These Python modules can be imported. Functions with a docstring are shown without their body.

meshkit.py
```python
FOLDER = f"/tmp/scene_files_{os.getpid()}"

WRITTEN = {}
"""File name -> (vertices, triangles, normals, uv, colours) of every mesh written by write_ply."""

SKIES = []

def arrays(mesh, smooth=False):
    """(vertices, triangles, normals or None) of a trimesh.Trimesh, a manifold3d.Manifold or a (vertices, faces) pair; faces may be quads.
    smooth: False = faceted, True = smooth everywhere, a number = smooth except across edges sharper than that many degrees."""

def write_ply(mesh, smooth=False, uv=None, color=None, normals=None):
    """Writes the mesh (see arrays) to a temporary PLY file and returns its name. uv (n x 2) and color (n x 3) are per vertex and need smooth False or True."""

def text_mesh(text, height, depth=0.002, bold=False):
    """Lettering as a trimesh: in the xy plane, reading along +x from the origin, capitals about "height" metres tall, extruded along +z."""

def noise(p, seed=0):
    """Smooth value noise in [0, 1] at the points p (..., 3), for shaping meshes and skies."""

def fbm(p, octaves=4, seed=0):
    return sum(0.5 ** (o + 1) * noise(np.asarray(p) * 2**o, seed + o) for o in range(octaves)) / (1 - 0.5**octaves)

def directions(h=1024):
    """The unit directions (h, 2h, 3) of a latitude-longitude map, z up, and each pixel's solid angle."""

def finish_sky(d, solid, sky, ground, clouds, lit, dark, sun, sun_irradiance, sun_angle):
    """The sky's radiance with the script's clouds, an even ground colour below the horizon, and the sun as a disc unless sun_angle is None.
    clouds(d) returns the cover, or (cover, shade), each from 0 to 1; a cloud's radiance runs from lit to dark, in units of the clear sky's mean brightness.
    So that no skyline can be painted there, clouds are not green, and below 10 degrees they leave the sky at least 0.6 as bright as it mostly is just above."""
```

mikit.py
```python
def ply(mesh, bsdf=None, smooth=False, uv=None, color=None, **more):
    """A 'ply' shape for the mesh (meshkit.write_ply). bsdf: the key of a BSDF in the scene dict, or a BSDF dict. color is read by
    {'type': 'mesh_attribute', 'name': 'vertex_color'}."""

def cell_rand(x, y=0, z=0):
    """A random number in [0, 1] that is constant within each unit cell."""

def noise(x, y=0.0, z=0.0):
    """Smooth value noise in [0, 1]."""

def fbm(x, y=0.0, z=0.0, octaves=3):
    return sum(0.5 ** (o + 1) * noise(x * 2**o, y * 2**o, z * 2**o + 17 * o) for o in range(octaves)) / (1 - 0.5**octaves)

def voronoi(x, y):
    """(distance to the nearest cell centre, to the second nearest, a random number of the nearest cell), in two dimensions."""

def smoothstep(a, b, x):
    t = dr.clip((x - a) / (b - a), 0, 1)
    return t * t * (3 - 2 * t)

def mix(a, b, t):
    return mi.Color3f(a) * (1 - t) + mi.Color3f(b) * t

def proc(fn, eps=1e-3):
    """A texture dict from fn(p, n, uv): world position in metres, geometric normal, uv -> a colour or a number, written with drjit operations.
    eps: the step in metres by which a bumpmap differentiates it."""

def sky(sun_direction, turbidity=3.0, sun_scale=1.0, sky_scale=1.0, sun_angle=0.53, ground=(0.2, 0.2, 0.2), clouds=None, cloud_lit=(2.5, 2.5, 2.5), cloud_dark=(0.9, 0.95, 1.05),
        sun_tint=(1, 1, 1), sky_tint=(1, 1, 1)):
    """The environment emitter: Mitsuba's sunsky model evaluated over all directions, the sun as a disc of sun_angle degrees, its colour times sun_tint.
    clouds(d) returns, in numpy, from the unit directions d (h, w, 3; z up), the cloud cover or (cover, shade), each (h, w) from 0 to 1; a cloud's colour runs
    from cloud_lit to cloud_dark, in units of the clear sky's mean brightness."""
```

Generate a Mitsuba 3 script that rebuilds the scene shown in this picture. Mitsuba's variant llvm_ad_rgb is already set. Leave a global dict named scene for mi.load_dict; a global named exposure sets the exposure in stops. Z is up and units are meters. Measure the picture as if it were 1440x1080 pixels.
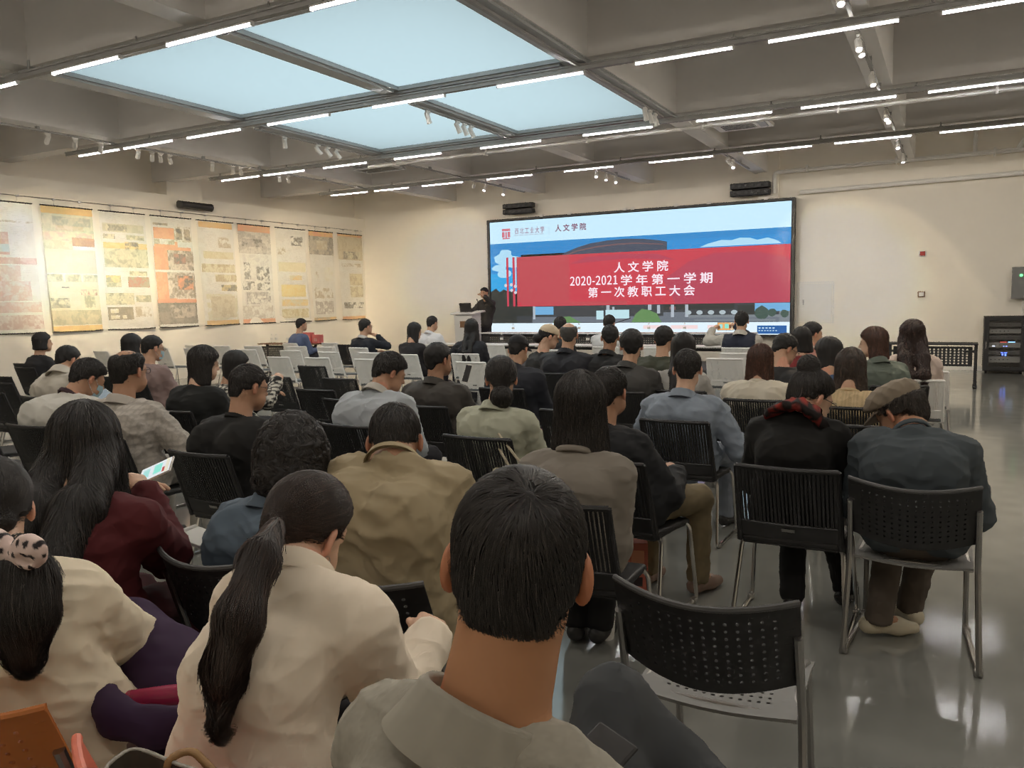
import math, random
import numpy as np, trimesh, manifold3d, shapely
from shapely import geometry as sg
import drjit as dr, mitsuba as mi
import mikit, meshkit
from mikit import noise, fbm, cell_rand, smoothstep, mix, proc

T = mi.ScalarTransform4f
scene, labels = {}, {}
# ---------------------------------------------------------------- camera, sky, exposure
EYE = (0.0, 0.0, 1.62)
FWD = (-0.47829, 0.87235, -0.10125)
UP = (-0.03168, 0.09809, 0.99467)
scene['camera'] = dict(type='perspective', fov=64.68, fov_axis='x', near_clip=0.05, far_clip=200.0,
    to_world=T().look_at(origin=EYE, target=[EYE[i] + FWD[i] for i in range(3)], up=UP))
SKY = (0.62, 0.82, 0.89)
scene['sky'] = dict(type='constant', radiance={'type': 'rgb', 'value': list(SKY)}, sampling_weight=6.0)   # even overcast sky
LAMP = 78.0          # radiance of the tube diffusers
exposure = 0.0
rng = np.random.default_rng(7)

# ---------------------------------------------------------------- materials
def rgb(c): return {'type': 'rgb', 'value': [float(x) for x in c]}
def srgb(r, g, b):
    return tuple(((v / 255 / 12.92) if v / 255 <= 0.04045 else ((v / 255 + 0.055) / 1.055) ** 2.4) for v in (r, g, b))
def princ(color, rough=0.5, metal=0.0, spec=0.5, **k):
    return {'type': 'twosided', 'bsdf': dict(type='principled', base_color=color if isinstance(color, dict) else rgb(color), roughness=rough, metallic=metal, specular=spec, **k)}
def bump(b, fn, scale, eps=1e-3):
    inner = b['bsdf'] if b['type'] == 'twosided' else b
    return {'type': 'twosided', 'bsdf': dict(type='bumpmap', nested_texture=proc(fn, eps), scale=float(scale), nested_bsdf=inner)}
VC = {'type': 'mesh_attribute', 'name': 'vertex_color'}

def floor_color(p, n, uv):
    a = fbm(p.x * 0.6, p.y * 0.6, 0.0, 3); b = noise(p.x * 7, p.y * 7)
    return mix((0.19, 0.197, 0.182), (0.25, 0.254, 0.236), a) * (0.94 + 0.12 * b)
def floor_bump(p, n, uv): return fbm(p.x * 55, p.y * 55, 0.0, 2)
def wall_color(p, n, uv):
    a = fbm(p.x * 0.8, p.y * 0.8, p.z * 0.8, 3)
    return mix((0.78, 0.73, 0.64), (0.83, 0.78, 0.69), a)
def ceil_color(p, n, uv):
    a = fbm(p.x * 1.1, p.y * 1.1, p.z * 1.1, 3)
    return mix((0.60, 0.58, 0.56), (0.68, 0.66, 0.635), a)
def weave(p, n, uv): return noise(p.x * 300, p.y * 300, p.z * 300) * 0.4 + fbm(p.x * 34, p.y * 34, p.z * 22, 2)
def hair_bump(p, n, uv): return noise(p.x * 420, p.y * 420, p.z * 40)

M = {
 'floor': bump({'type': 'twosided', 'bsdf': dict(type='roughplastic', diffuse_reflectance=proc(floor_color), alpha=.014, int_ior=2.1, nonlinear=False)}, floor_bump, 0.00013, 2e-3),
 'wall': princ(proc(wall_color), 0.8, spec=0.2),
 'ceiling': princ(proc(ceil_color), 0.85, spec=0.2),
 'white_paint': princ((0.72, 0.70, 0.66), 0.5),
 'frame_grey': princ((0.36, 0.37, 0.37), 0.5),
 'track': princ((0.27, 0.265, 0.255), 0.5),
 'lamp_body': princ((0.55, 0.54, 0.52), 0.4),
 'spot_white': princ((0.70, 0.68, 0.64), 0.4),
 'black_matte': princ((0.012, 0.012, 0.013), 0.55),
 'black_plastic': princ((0.010, 0.010, 0.011), 0.42),
 'slate_plastic': princ((0.030, 0.030, 0.031), 0.5),
 'grey_edge': princ((0.055, 0.056, 0.057), 0.45),
 'seat_grey': princ((0.17, 0.17, 0.165), 0.5),
 'white_plastic': princ((0.82, 0.81, 0.78), 0.45),
 'seat_fabric_grey': princ((0.13, 0.14, 0.145), 0.8),
 'orange_plastic': princ((0.42, 0.135, 0.030), 0.45),
 'salmon_plastic': princ((0.72, 0.20, 0.13), 0.45),
 'chrome': princ((0.62, 0.61, 0.59), 0.16, 1.0),
 'steel': princ((0.42, 0.41, 0.40), 0.30, 1.0),
 'wood_brown': princ((0.16, 0.085, 0.045), 0.5),
 'table_white': princ((0.62, 0.61, 0.59), 0.4),
 'cloth': bump(princ(VC, 0.85, spec=0.25, sheen=0.3), weave, 0.0016),
 'smooth_cloth': princ(VC, 0.75, spec=0.3, sheen=0.3),
 'skin': princ(VC, 0.48, spec=0.4),
 'hair': bump(princ(VC, 0.55, spec=0.35), hair_bump, 0.0010, 6e-4),
 'strand': princ(VC, 0.45, spec=0.35),
 'leather': princ(VC, 0.45, spec=0.5),
 'gloss': princ(VC, 0.2, spec=0.5),
 'paper': princ(VC, 0.7, spec=0.3),
 'eye': princ((0.03, 0.02, 0.015), 0.1),
 'lens': {'type': 'thindielectric', 'int_ior': 1.5},
 'pane': dict(type='principledthin', base_color=rgb((.97, .98, .98)), roughness=.4, spec_trans=0.0, diff_trans=2.0),
 'water': {'type': 'thindielectric', 'int_ior': 1.33},
}
for k, v in M.items(): scene['mat_' + k] = v

# ---------------------------------------------------------------- naming helpers
def numbered(name):
    if name not in labels and name not in scene and not any(k.startswith(name + '__') for k in scene): return name
    i = 1
    while f'{name}_{i:03d}' in labels or f'{name}_{i:03d}' in scene or any(k.startswith(f'{name}_{i:03d}__') for k in scene): i += 1
    return f'{name}_{i:03d}'
_used = {}
def uniq(name):
    n = _used.get(name, -1) + 1; _used[name] = n
    return name if n == 0 else f'{name}_{n:03d}'
def thing(name, label=None, cat=None, group=None, kind=None):
    key = uniq(name); d = {}
    if label: d['label'] = label
    if cat: d['category'] = cat
    if group: d['group'] = group
    if kind: d['kind'] = kind
    labels[key] = d
    return key
def part(parent, name, mesh, mat, smooth=False, label=None, to=None, color=None, kind=None, **more):
    """adds one part under its thing; mesh may be a ready shape dict that copies share"""
    key = uniq(parent + '__' + name)
    shape = dict(mesh) if isinstance(mesh, dict) else mikit.ply(mesh, 'mat_' + mat if mat else None, smooth, color=color, **more)
    if to is not None: shape['to_world'] = to
    scene[key] = shape
    if label or kind: labels[key] = {k: v for k, v in (('label', label), ('kind', kind)) if v}
    return key
def solo(name, mesh, mat, label=None, cat=None, group=None, kind=None, smooth=False, color=None, **more):
    key = thing(name, label, cat, group, kind)
    scene[key] = mikit.ply(mesh, 'mat_' + mat if mat else None, smooth, color=color, **more)
    return key

# ---------------------------------------------------------------- mesh helpers
cat_ = trimesh.util.concatenate
def box(x0, x1, y0, y1, z0, z1):
    b = trimesh.creation.box(extents=(x1 - x0, y1 - y0, z1 - z0)); b.apply_translation(((x0 + x1) / 2, (y0 + y1) / 2, (z0 + z1) / 2)); return b
def rbox(x0, x1, y0, y1, z0, z1, r=0.006, seg=8):
    """box with rounded edges"""
    ss = [manifold3d.Manifold.sphere(r, seg).translate([x, y, z]) for x in (x0 + r, x1 - r) for y in (y0 + r, y1 - r) for z in (z0 + r, z1 - r)]
    return mf(manifold3d.Manifold.batch_hull(ss))
def mf(m):
    d = m.to_mesh(); return trimesh.Trimesh(np.array(d.vert_properties[:, :3]), np.array(d.tri_verts), process=False)
def cyl(a, b, r, sides=12, r2=None):
    return tube([a, b], [r, r if r2 is None else r2], sides)
def tube(pts, radii, sides=8, cap=True):
    p = np.asarray(pts, float); n = len(p); rad = np.broadcast_to(radii, (n,)) if np.ndim(radii) else np.full(n, radii)
    t = np.gradient(p, axis=0) if n > 2 else np.repeat((p[1] - p[0])[None], 2, 0)
    t = t / (np.linalg.norm(t, axis=1, keepdims=True) + 1e-12)
    ref = np.array([0, 0, 1.0]) if abs(t[0, 2]) < 0.9 else np.array([1.0, 0, 0])
    u = np.cross(t[0], ref); u /= np.linalg.norm(u); ring = []
    ang = np.arange(sides) * 2 * np.pi / sides
    for i in range(n):
        u = u - t[i] * (u @ t[i]); u /= np.linalg.norm(u) + 1e-12; w = np.cross(t[i], u)
        ring.append(p[i] + rad[i] * (np.cos(ang)[:, None] * u + np.sin(ang)[:, None] * w))
    v = np.vstack(ring); f = []
    i, j = np.meshgrid(np.arange(n - 1), np.arange(sides), indexing='ij'); i = i.ravel(); j = j.ravel(); k = (j + 1) % sides
    q = np.stack([i * sides + j, i * sides + k, (i + 1) * sides + k, (i + 1) * sides + j], -1)
    f = np.vstack([q[:, [0, 1, 2]], q[:, [0, 2, 3]]])
    if cap:
        v = np.vstack([v, p[0], p[-1]]); c0, c1 = len(v) - 2, len(v) - 1; jj = np.arange(sides); kk = (jj + 1) % sides
        f = np.vstack([f, np.stack([np.full(sides, c0), kk, jj], -1), np.stack([np.full(sides, c1), (n - 1) * sides + jj, (n - 1) * sides + kk], -1)])
    return trimesh.Trimesh(v, f, process=False)
def rounded(pts, r, seg=4):
    """polyline with its corners rounded"""
    p = [np.asarray(x, float) for x in pts]; out = [p[0]]
    for a, b, c in zip(p[:-2], p[1:-1], p[2:]):
        d0, d1 = a - b, c - b; l0, l1 = np.linalg.norm(d0), np.linalg.norm(d1); k = min(r, l0 * .45, l1 * .45)
        s, e = b + d0 / l0 * k, b + d1 / l1 * k
        for t in np.linspace(0, 1, seg + 1): out.append((1 - t) ** 2 * s + 2 * t * (1 - t) * b + t * t * e)
    out.append(p[-1]); return np.array(out)
def lathe(profile, sides=20, at=(0, 0, 0)):
    m = trimesh.creation.revolve(np.asarray(profile, float), sections=sides); m.apply_translation(at); return m
def extrude(poly, depth): return trimesh.creation.extrude_polygon(poly, depth, engine='earcut')
def xf(mesh, R=None, t=(0, 0, 0)):
    m = mesh.copy()
    if R is not None: m.vertices = np.asarray(m.vertices) @ np.asarray(R).T
    m.vertices = np.asarray(m.vertices) + np.asarray(t); return m
def rotz(a): c, s = math.cos(a), math.sin(a); return np.array([[c, -s, 0], [s, c, 0], [0, 0, 1.0]])
def rotx(a): c, s = math.cos(a), math.sin(a); return np.array([[1.0, 0, 0], [0, c, -s], [0, s, c]])
def roty(a): c, s = math.cos(a), math.sin(a); return np.array([[c, 0, s], [0, 1.0, 0], [-s, 0, c]])
def vcol(mesh, c): return np.broadcast_to(np.asarray(c, float), (len(mesh.vertices), 3)).copy()
GLYPHS = {
 '人': (100,[[[2,-2,5,2,16,8,26,18,32,27,41,52,43,64,44,86,55,86,56,85,55,69,57,58,66,31,73,20,85,8,97,2,98,-2,92,-9,90,-9,73,2,60,18,50,39,47,30,39,15,30,6,30,4,22,-3,12,-9,9,-9]]]),
 '文': (100,[[[2,-3,3,1,26,9,41,20,41,22,36,26,29,36,26,44,23,47,20,57,4,57,3,58,3,68,47,68,47,70,40,83,48,87,51,87,53,85,58,76,60,68,97,68,97,57,81,57,71,35,60,21,62,17,73,10,86,4,98,1,99,-2,92,-10,81,-7,64,1,51,11,49,11,36,1,11,-10,7,-10],[32,56,40,40,50,29,61,41,67,54,66,57,33,57]]]),
 '学': (100,[[[4,19,5,29,43,29,44,36,53,39,52,41,22,41,21,42,22,52,75,52,80,49,80,45,68,36,57,31,57,29,96,29,97,27,96,18,56,18,55,-5,52,-8,46,-10,29,-10,27,-4,25,-3,26,1,44,1,44,18,5,18]],[[6,69,7,70,20,70,19,74,14,79,14,82,20,85,24,85,26,83,34,70,46,70,46,73,40,83,41,85,46,87,51,87,58,75,59,70,67,70,76,84,80,86,88,83,88,80,82,73,82,70,95,69,95,47,94,46,84,46,82,59,18,59,17,46,7,45,6,46]]]),
 '院': (100,[[[6,81,7,82,34,82,39,78,39,74,59,74,60,76,57,81,57,85,67,87,73,74,96,74,97,73,97,53,89,52,89,46,87,45,46,45,44,48,44,52,37,52,35,66,34,66,29,52,32,49,37,38,96,38,98,35,97,27,80,26,80,2,88,2,89,14,92,14,98,11,99,6,96,-6,92,-9,72,-8,69,-4,69,26,63,27,61,24,59,11,54,2,45,-6,37,-10,33,-10,28,-3,28,-1,40,4,46,10,50,21,50,27,39,27,37,26,37,21,34,16,25,13,17,14,17,-9,7,-10,6,-9],[48,57,85,56,86,62,49,63],[17,25,25,24,27,27,26,38,22,46,18,49],[17,54,19,53,20,55,25,71,17,71]]]),
 '2': (56,[[[3,-2,2,6,25,28,32,38,36,49,36,56,32,64,25,66,20,65,13,61,11,57,8,57,2,63,2,66,10,73,20,77,35,76,43,71,46,67,49,59,49,48,42,31,25,11,52,10,53,0,52,-2]]]),
 '0': (56,[[[3,27,3,47,5,58,12,71,23,77,32,77,40,74,46,68,49,62,53,41,51,18,45,5,40,0,32,-3,23,-3,16,0,12,3,7,11],[19,60,16,48,16,27,17,21,21,11,28,8,32,9,36,13,40,30,40,44,36,61,29,66,23,65]]]),
 '1': (56,[[[7,9,8,10,23,11,23,59,11,60,10,69,22,72,26,75,36,75,36,11,51,9,51,-1,50,-2,8,-2,7,-1]]]),
 '3': (56,[[[1,8,1,11,6,17,9,17,12,13,21,9,30,9,37,13,39,20,38,26,34,30,29,32,16,34,17,44,23,44,30,46,35,50,36,53,35,62,31,65,26,66,16,63,12,59,9,59,4,64,4,68,12,74,21,77,31,77,40,74,46,69,49,63,48,48,45,43,40,39,48,33,52,24,52,16,48,6,44,2,36,-2,20,-3,7,2]]]),
 '-': (35,[[[3,23,3,34,31,34,32,33,31,23]]]),
 '年': (100,[[[3,14,3,24,19,25,19,48,17,48,13,43,10,43,3,48,3,51,15,63,27,87,37,84,36,78,34,75,35,74,92,74,93,73,92,63,61,63,61,51,90,51,90,40,61,40,61,25,97,24,97,13,61,13,61,-10,50,-10,49,-9,49,13,4,13],[21,52,22,51,49,51,49,63,28,63],[31,25,49,24,49,40,31,40]]]),
 '第': (100,[[[3,58,3,62,13,72,20,87,30,85,30,78,54,77,58,86,62,87,69,84,69,78,96,78,97,77,96,68,82,67,85,61,84,58,89,57,89,33,88,32,55,31,56,26,92,26,91,9,87,-3,82,-6,65,-6,62,0,62,4,63,5,77,4,79,9,80,16,56,16,55,-10,44,-10,43,9,25,-5,15,-10,10,-10,5,-4,5,-1,24,7,33,15,32,16,12,16,11,17,15,41,16,42,43,42,44,46,42,48,11,48,11,54],[55,43,76,42,77,47,56,48],[58,59,59,58,72,58,73,60,68,68,64,68],[38,67,40,64,41,58,44,58,45,63,49,67,39,68],[26,32,24,29,25,26,42,26,44,28,44,31,42,32],[17,59,18,58,29,58,29,61,26,68,22,68]]]),
 '一': (100,[[[2,44,3,45,97,45,98,44,98,34,97,33,3,33]]]),
 '期': (100,[[[2,-5,2,-3,9,3,15,13,14,14,3,14,2,15,2,24,12,26,12,61,3,63,3,72,12,73,12,85,22,85,24,73,37,73,37,85,47,85,48,84,48,73,55,72,56,73,57,81,94,81,95,80,95,-2,91,-8,86,-10,73,-10,70,-3,70,1,83,1,82,24,66,24,63,4,56,-11,54,-11,46,-5,42,-7,37,2,31,8,30,14,27,14,24,5,12,-10,8,-10],[67,36,83,35,83,47,67,47],[67,59,83,58,83,70,67,70],[56,62,48,61,49,25,55,25,56,29],[42,13,48,3,51,3,53,10,53,14,43,14],[23,26,36,25,37,30,24,31],[23,42,36,41,37,46,24,47],[23,58,36,57,37,61,24,62]]]),
 '次': (100,[[[2,6,2,8,7,13,21,34,22,38,24,40,29,38,33,34,33,32,13,0,9,0]],[[27,41,28,46,32,50,36,58,44,86,55,85,55,79,52,69,85,69,89,70,91,69,95,66,95,62,85,36,82,35,74,40,80,54,80,58,66,58,67,39,71,26,78,14,86,6,97,1,98,0,97,-4,92,-10,81,-5,72,3,62,20,55,8,44,-3,33,-10,29,-11,22,-4,22,-2,36,6,48,19,54,35,56,58,48,58,45,49,38,37,34,37,33,39]],[[4,71,4,74,8,77,8,79,13,79,27,70,32,65,32,63,26,56,24,56,21,60]]]),
 '教': (100,[[[1,29,2,32,10,36,11,45,21,45,23,47,22,48,2,49,3,59,19,59,19,65,8,65,6,67,6,75,7,76,19,76,20,86,30,86,31,76,43,76,47,84,56,82,57,79,49,62,47,61,48,59,55,59,59,73,61,86,70,86,73,84,70,72,70,68,97,68,98,67,98,58,91,57,88,38,84,26,80,19,81,15,87,7,99,-1,99,-3,92,-11,80,-3,73,6,63,-3,51,-11,48,-11,46,-6,43,-4,44,0,58,8,66,17,60,39,56,37,54,33,51,33,47,36,35,26,36,24,55,25,55,15,35,13,34,11,34,-5,29,-10,15,-11,13,-9,11,-1,23,0,23,10,17,11,4,9,2,13,2,20,6,20,7,22],[68,57,67,55,69,45,72,34,73,34,75,35,78,47,79,56],[38,46,47,45,49,47,40,48],[30,60,34,59,36,65,30,65],[10,22,15,21,23,22,23,29,30,33,30,35,26,35]]]),
 '职': (100,[[[74,19,74,22,78,24,81,25,85,24,95,5,98,-6,92,-9,87,-9,82,6]],[[4,4,2,15,8,17,8,70,3,72,4,82,46,82,48,79,93,79,93,31,47,31,46,33,46,70,41,71,41,22,46,22,48,17,48,12,41,10,41,0,45,2,49,8,54,23,56,25,66,22,64,14,58,1,50,-10,46,-10,44,-7,42,-7,41,-10,30,-10,30,8],[58,43,82,42,82,68,58,68],[19,62,30,61,30,71,19,71],[21,51,19,49,19,40,30,40,30,51],[21,30,19,28,19,18,30,19,30,30]]]),
 '工': (100,[[[3,-1,4,9,44,10,44,63,10,63,8,65,9,75,91,75,92,74,92,64,91,63,56,63,56,10,96,9,97,8,97,-2,95,-3,5,-3]]]),
 '大': (100,[[[2,-3,3,0,17,7,26,15,32,23,40,42,39,46,5,46,4,47,4,57,5,58,43,58,44,66,44,85,45,86,56,86,55,58,95,58,96,57,96,47,95,46,60,45,60,42,67,27,75,16,86,6,98,0,98,-2,92,-10,88,-10,87,-8,81,-6,69,4,59,17,53,28,52,33,51,33,49,33,48,28,39,12,24,-3,12,-10,9,-10]]]),
 '会': (100,[[[2,49,4,52,18,58,34,69,49,86,58,84,60,82,58,76,66,69,78,61,98,52,98,49,92,42,81,46,77,49,75,44,25,44,24,47,22,47,11,41,8,41],[36,56,37,55,65,56,51,68]],[[7,25,7,35,93,35,94,34,93,24,70,23,88,4,92,-2,92,-6,86,-10,82,-10,77,-2,73,-2,72,-3,61,-3,60,-4,38,-5,14,-8,11,3,19,7,31,20,32,23,8,24],[35,9,36,6,44,6,45,7,68,8,68,10,59,18,64,24,48,24,43,16]]]),
 '西': (100,[[[5,70,5,79,95,79,95,70,65,69,65,57,90,57,90,-9,81,-9,80,-3,21,-3,19,-9,10,-9,10,56,11,57,35,57,35,68,33,70],[24,18,20,18,21,6,81,7,81,22,61,22,57,25,55,48,43,48,43,42,40,33,36,27,28,20],[66,48,65,31,81,31,81,48],[43,58,56,57,56,70,44,70,43,68],[21,27,32,37,34,43,34,48,20,48,20,28]]]),
 '北': (100,[[[55,8,55,82,56,84,64,84,65,83,65,52,68,52,77,58,88,68,90,68,96,61,94,58,79,48,65,41,65,4,68,2,84,2,87,3,89,11,89,23,90,24,98,20,98,8,96,-1,93,-5,89,-7,63,-7,57,-3]],[[3,9,3,13,31,24,31,50,7,50,5,51,5,59,6,60,31,60,31,83,40,84,41,83,41,-8,31,-8,31,13,9,4,6,4]]]),
 '业': (100,[[[5,-4,5,5,33,6,33,84,43,84,43,5,57,6,57,83,67,84,67,27,69,27,81,51,84,61,87,62,93,59,91,51,77,23,73,22,67,25,67,6,95,5,95,-4]],[[15,42,7,60,9,61,13,62,17,61,28,35,30,25,21,23]]]),
}
# ================================================================ the setting
XL, YB, XR, YF = -15.6, 19.4, 7.5, -4.5
ZB, ZC = 4.45, 5.35                                    # beam undersides, coffer tops
BX = [-12.5, -9.72, -6.75, -4.02, -1.0, 1.9, 4.8]      # beams that run away from the camera
BY = [-3.9, -0.65, 2.62, 6.03, 9.2, 12.62, 15.9]       # beams across
solo('floor', box(XL - .6, XR + .2, YF - .2, YB + .4, -.12, 0), 'floor', kind='structure')
wl = solo('wall_left', box(XL - .55, XL - .4, YF, YB + .3, 0, 5.6), 'wall', kind='structure')
part(wl, 'display_board', box(XL - .12, XL, YF, YB + .1, 0, 4.15), 'wall'); part(wl, 'pilaster', box(XL - .4, XL - .02, 12.55, 13.5, 4.15, ZC), 'wall')
wb = solo('wall_back', box(XL - .6, XR + .2, YB + .1, YB + .25, 0, 5.6), 'wall', kind='structure')
part(wb, 'display_board', box(XL, -3.62, YB, YB + .1, 0, 3.86), 'wall'); part(wb, 'pilaster', box(-4.08, -3.62, YB - .02, YB + .1, 3.86, ZC), 'wall')
solo('wall_right', box(XR, XR + .15, YF, YB + .2, 0, 5.6), 'wall', kind='structure')
solo('wall_front', box(XL - .5, XR + .15, YF - .15, YF, 0, 5.6), 'wall', kind='structure')
solo('baseboard_back', box(-3.6, XR, YB + .07, YB + .1, 0, .09), 'white_paint', kind='structure')
SX0, SX1, SY0, SY1 = BX[1], BX[3], BY[3], BY[5]        # the skylight
hw = .15
ce = [box(XL - .6, SX0 - hw, YF - .1, YB + .3, ZC, ZC + .2), box(SX1 + hw, XR + .2, YF - .1, YB + .3, ZC, ZC + .2),
      box(SX0 - hw, SX1 + hw, YF - .1, SY0 - hw, ZC, ZC + .2), box(SX0 - hw, SX1 + hw, SY1 + hw, YB + .3, ZC, ZC + .2)]
solo('ceiling', cat_(ce), 'ceiling', kind='structure')
ZK = 4.60                                              # kerb of the skylight
beams = []
for i, x in enumerate(BX):
    if x == BX[2]: sp = [(YF, SY0 - hw, ZC), (SY1 + hw, YB + .1, ZC)]
    elif x in (SX0, SX1): sp = [(YF, SY0 - hw, ZC), (SY0 - hw, SY1 + hw, ZK), (SY1 + hw, YB + .1, ZC)]
    else: sp = [(YF, YB + .1, ZC)]
    for a, b, top in sp:
        m = box(x - hw, x + hw, a, b, ZB, top)
        if top == ZK: m = cat_([m, box(x - hw, x - hw + .05, a, b, ZK, ZC) if x == SX0 else box(x + hw - .05, x + hw, a, b, ZK, ZC)])
        beams.append(m)
for y in BY:
    xs = [XL - .4] + [v for x in BX for v in (x - hw, x + hw) if not (x == BX[2] and SY0 - .1 < y < SY1 + .1)] + [XR]
    for a, b in zip(xs[::2], xs[1::2]):
        inside = a >= SX0 and b <= SX1
        if inside and SY0 < y < SY1: continue
        m = box(a, b, y - hw, y + hw, ZB + .002, ZC)
        if inside and y in (SY0, SY1): m = cat_([box(a, b, y - hw, y + hw, ZB + .002, ZK), box(a, b, y - hw, y - hw + .05, ZK, ZC) if y == SY0 else box(a, b, y + hw - .05, y + hw, ZK, ZC)])
        beams.append(m)
for m in beams: part('ceiling', 'beam', m, 'ceiling')
# skylight: grey frame bars round four panes
sk = thing('window_1', 'large skylight of four pale glass panes in grey frame', kind='structure')
fz0, fz1 = ZB - .03, ZB + .07
for (a, b, c, d) in [(SX0 - .13, SX0 + .19, SY0 - .16, SY1 + .16), (SX1 - .19, SX1 + .13, SY0 - .16, SY1 + .16), (BX[2] - .14, BX[2] + .14, SY0 + .16, BY[4] - .14), (BX[2] - .14, BX[2] + .14, BY[4] + .14, SY1 - .16),
                     (SX0 + .19, SX1 - .19, SY0 + .06, SY0 + .2), (SX0 + .19, SX1 - .19, SY1 - .2, SY1 + .16), (SX0 + .19, SX1 - .19, BY[4] - .14, BY[4] + .14)]:
    fr = cat_([box(a, b, c, d, fz0 + .03, fz1), box(a + .04, b - .04, c + .04, d - .04, fz0, fz0 + .035)])
    part(sk, 'frame_bar', fr, 'frame_grey')
for (a, b) in ((SX0 + .19, BX[2] - .14), (BX[2] + .14, SX1 - .19)):
    for (c, d) in ((SY0 + .2, BY[4] - .14), (BY[4] + .14, SY1 - .2)):
        part(sk, 'pane', trimesh.Trimesh([(a, c, fz1 - .02), (b, c, fz1 - .02), (b, d, fz1 - .02), (a, d, fz1 - .02)], [(0, 2, 1), (0, 3, 2)], process=False), 'pane')

# ---------------------------------------------------------------- light tracks and linear lamps
LZ = 4.30
ROWS = {5.88: [(-13.3, -12.3), (-11.4, -10.85), (-10.75, -9.8), (-9.1, -7.93), (-7.17, -5.98), (-5.23, -4.05), (-3.4, -2.2), (-1.5, -.3), (.4, 1.6), (2.3, 3.5)],
        9.12: [(-13.54, -12.45), (-12.33, -11.12), (-10.78, -9.6), (-9.04, -7.87), (-7.08, -5.92), (-5.12, -3.95), (-3.3, -2.2), (-1.82, -.58), (-.2, 1.0), (1.7, 2.9), (3.6, 4.8)],
        12.5: [(-13.8, -12.7), (-12.58, -11.46), (-10.97, -9.9), (-9.25, -8.2), (-7.38, -6.2), (-5.43, -4.25), (-3.55, -2.44), (-2.03, -.8), (-.41, .8), (1.5, 2.7), (3.4, 4.6)],
        15.68: [(-13.56, -12.42), (-12.22, -11.22), (-10.84, -9.74), (-9.12, -8.0), (-7.25, -6.16), (-5.4, -4.14), (-3.56, -2.36), (-1.97, -.75), (-.32, .88), (1.6, 2.8)],
        2.6: [(-11.5, -10.3), (-9.6, -8.4), (-7.7, -6.5), (-5.8, -4.6), (-3.9, -2.7), (-2.0, -.8), (-.1, 1.1), (1.8, 3.0), (3.7, 4.9)],
        -.6: [(-7.7, -6.5), (-5.8, -4.6), (-3.9, -2.7), (-2.0, -.8), (-.1, 1.1), (1.8, 3.0)]}
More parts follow.
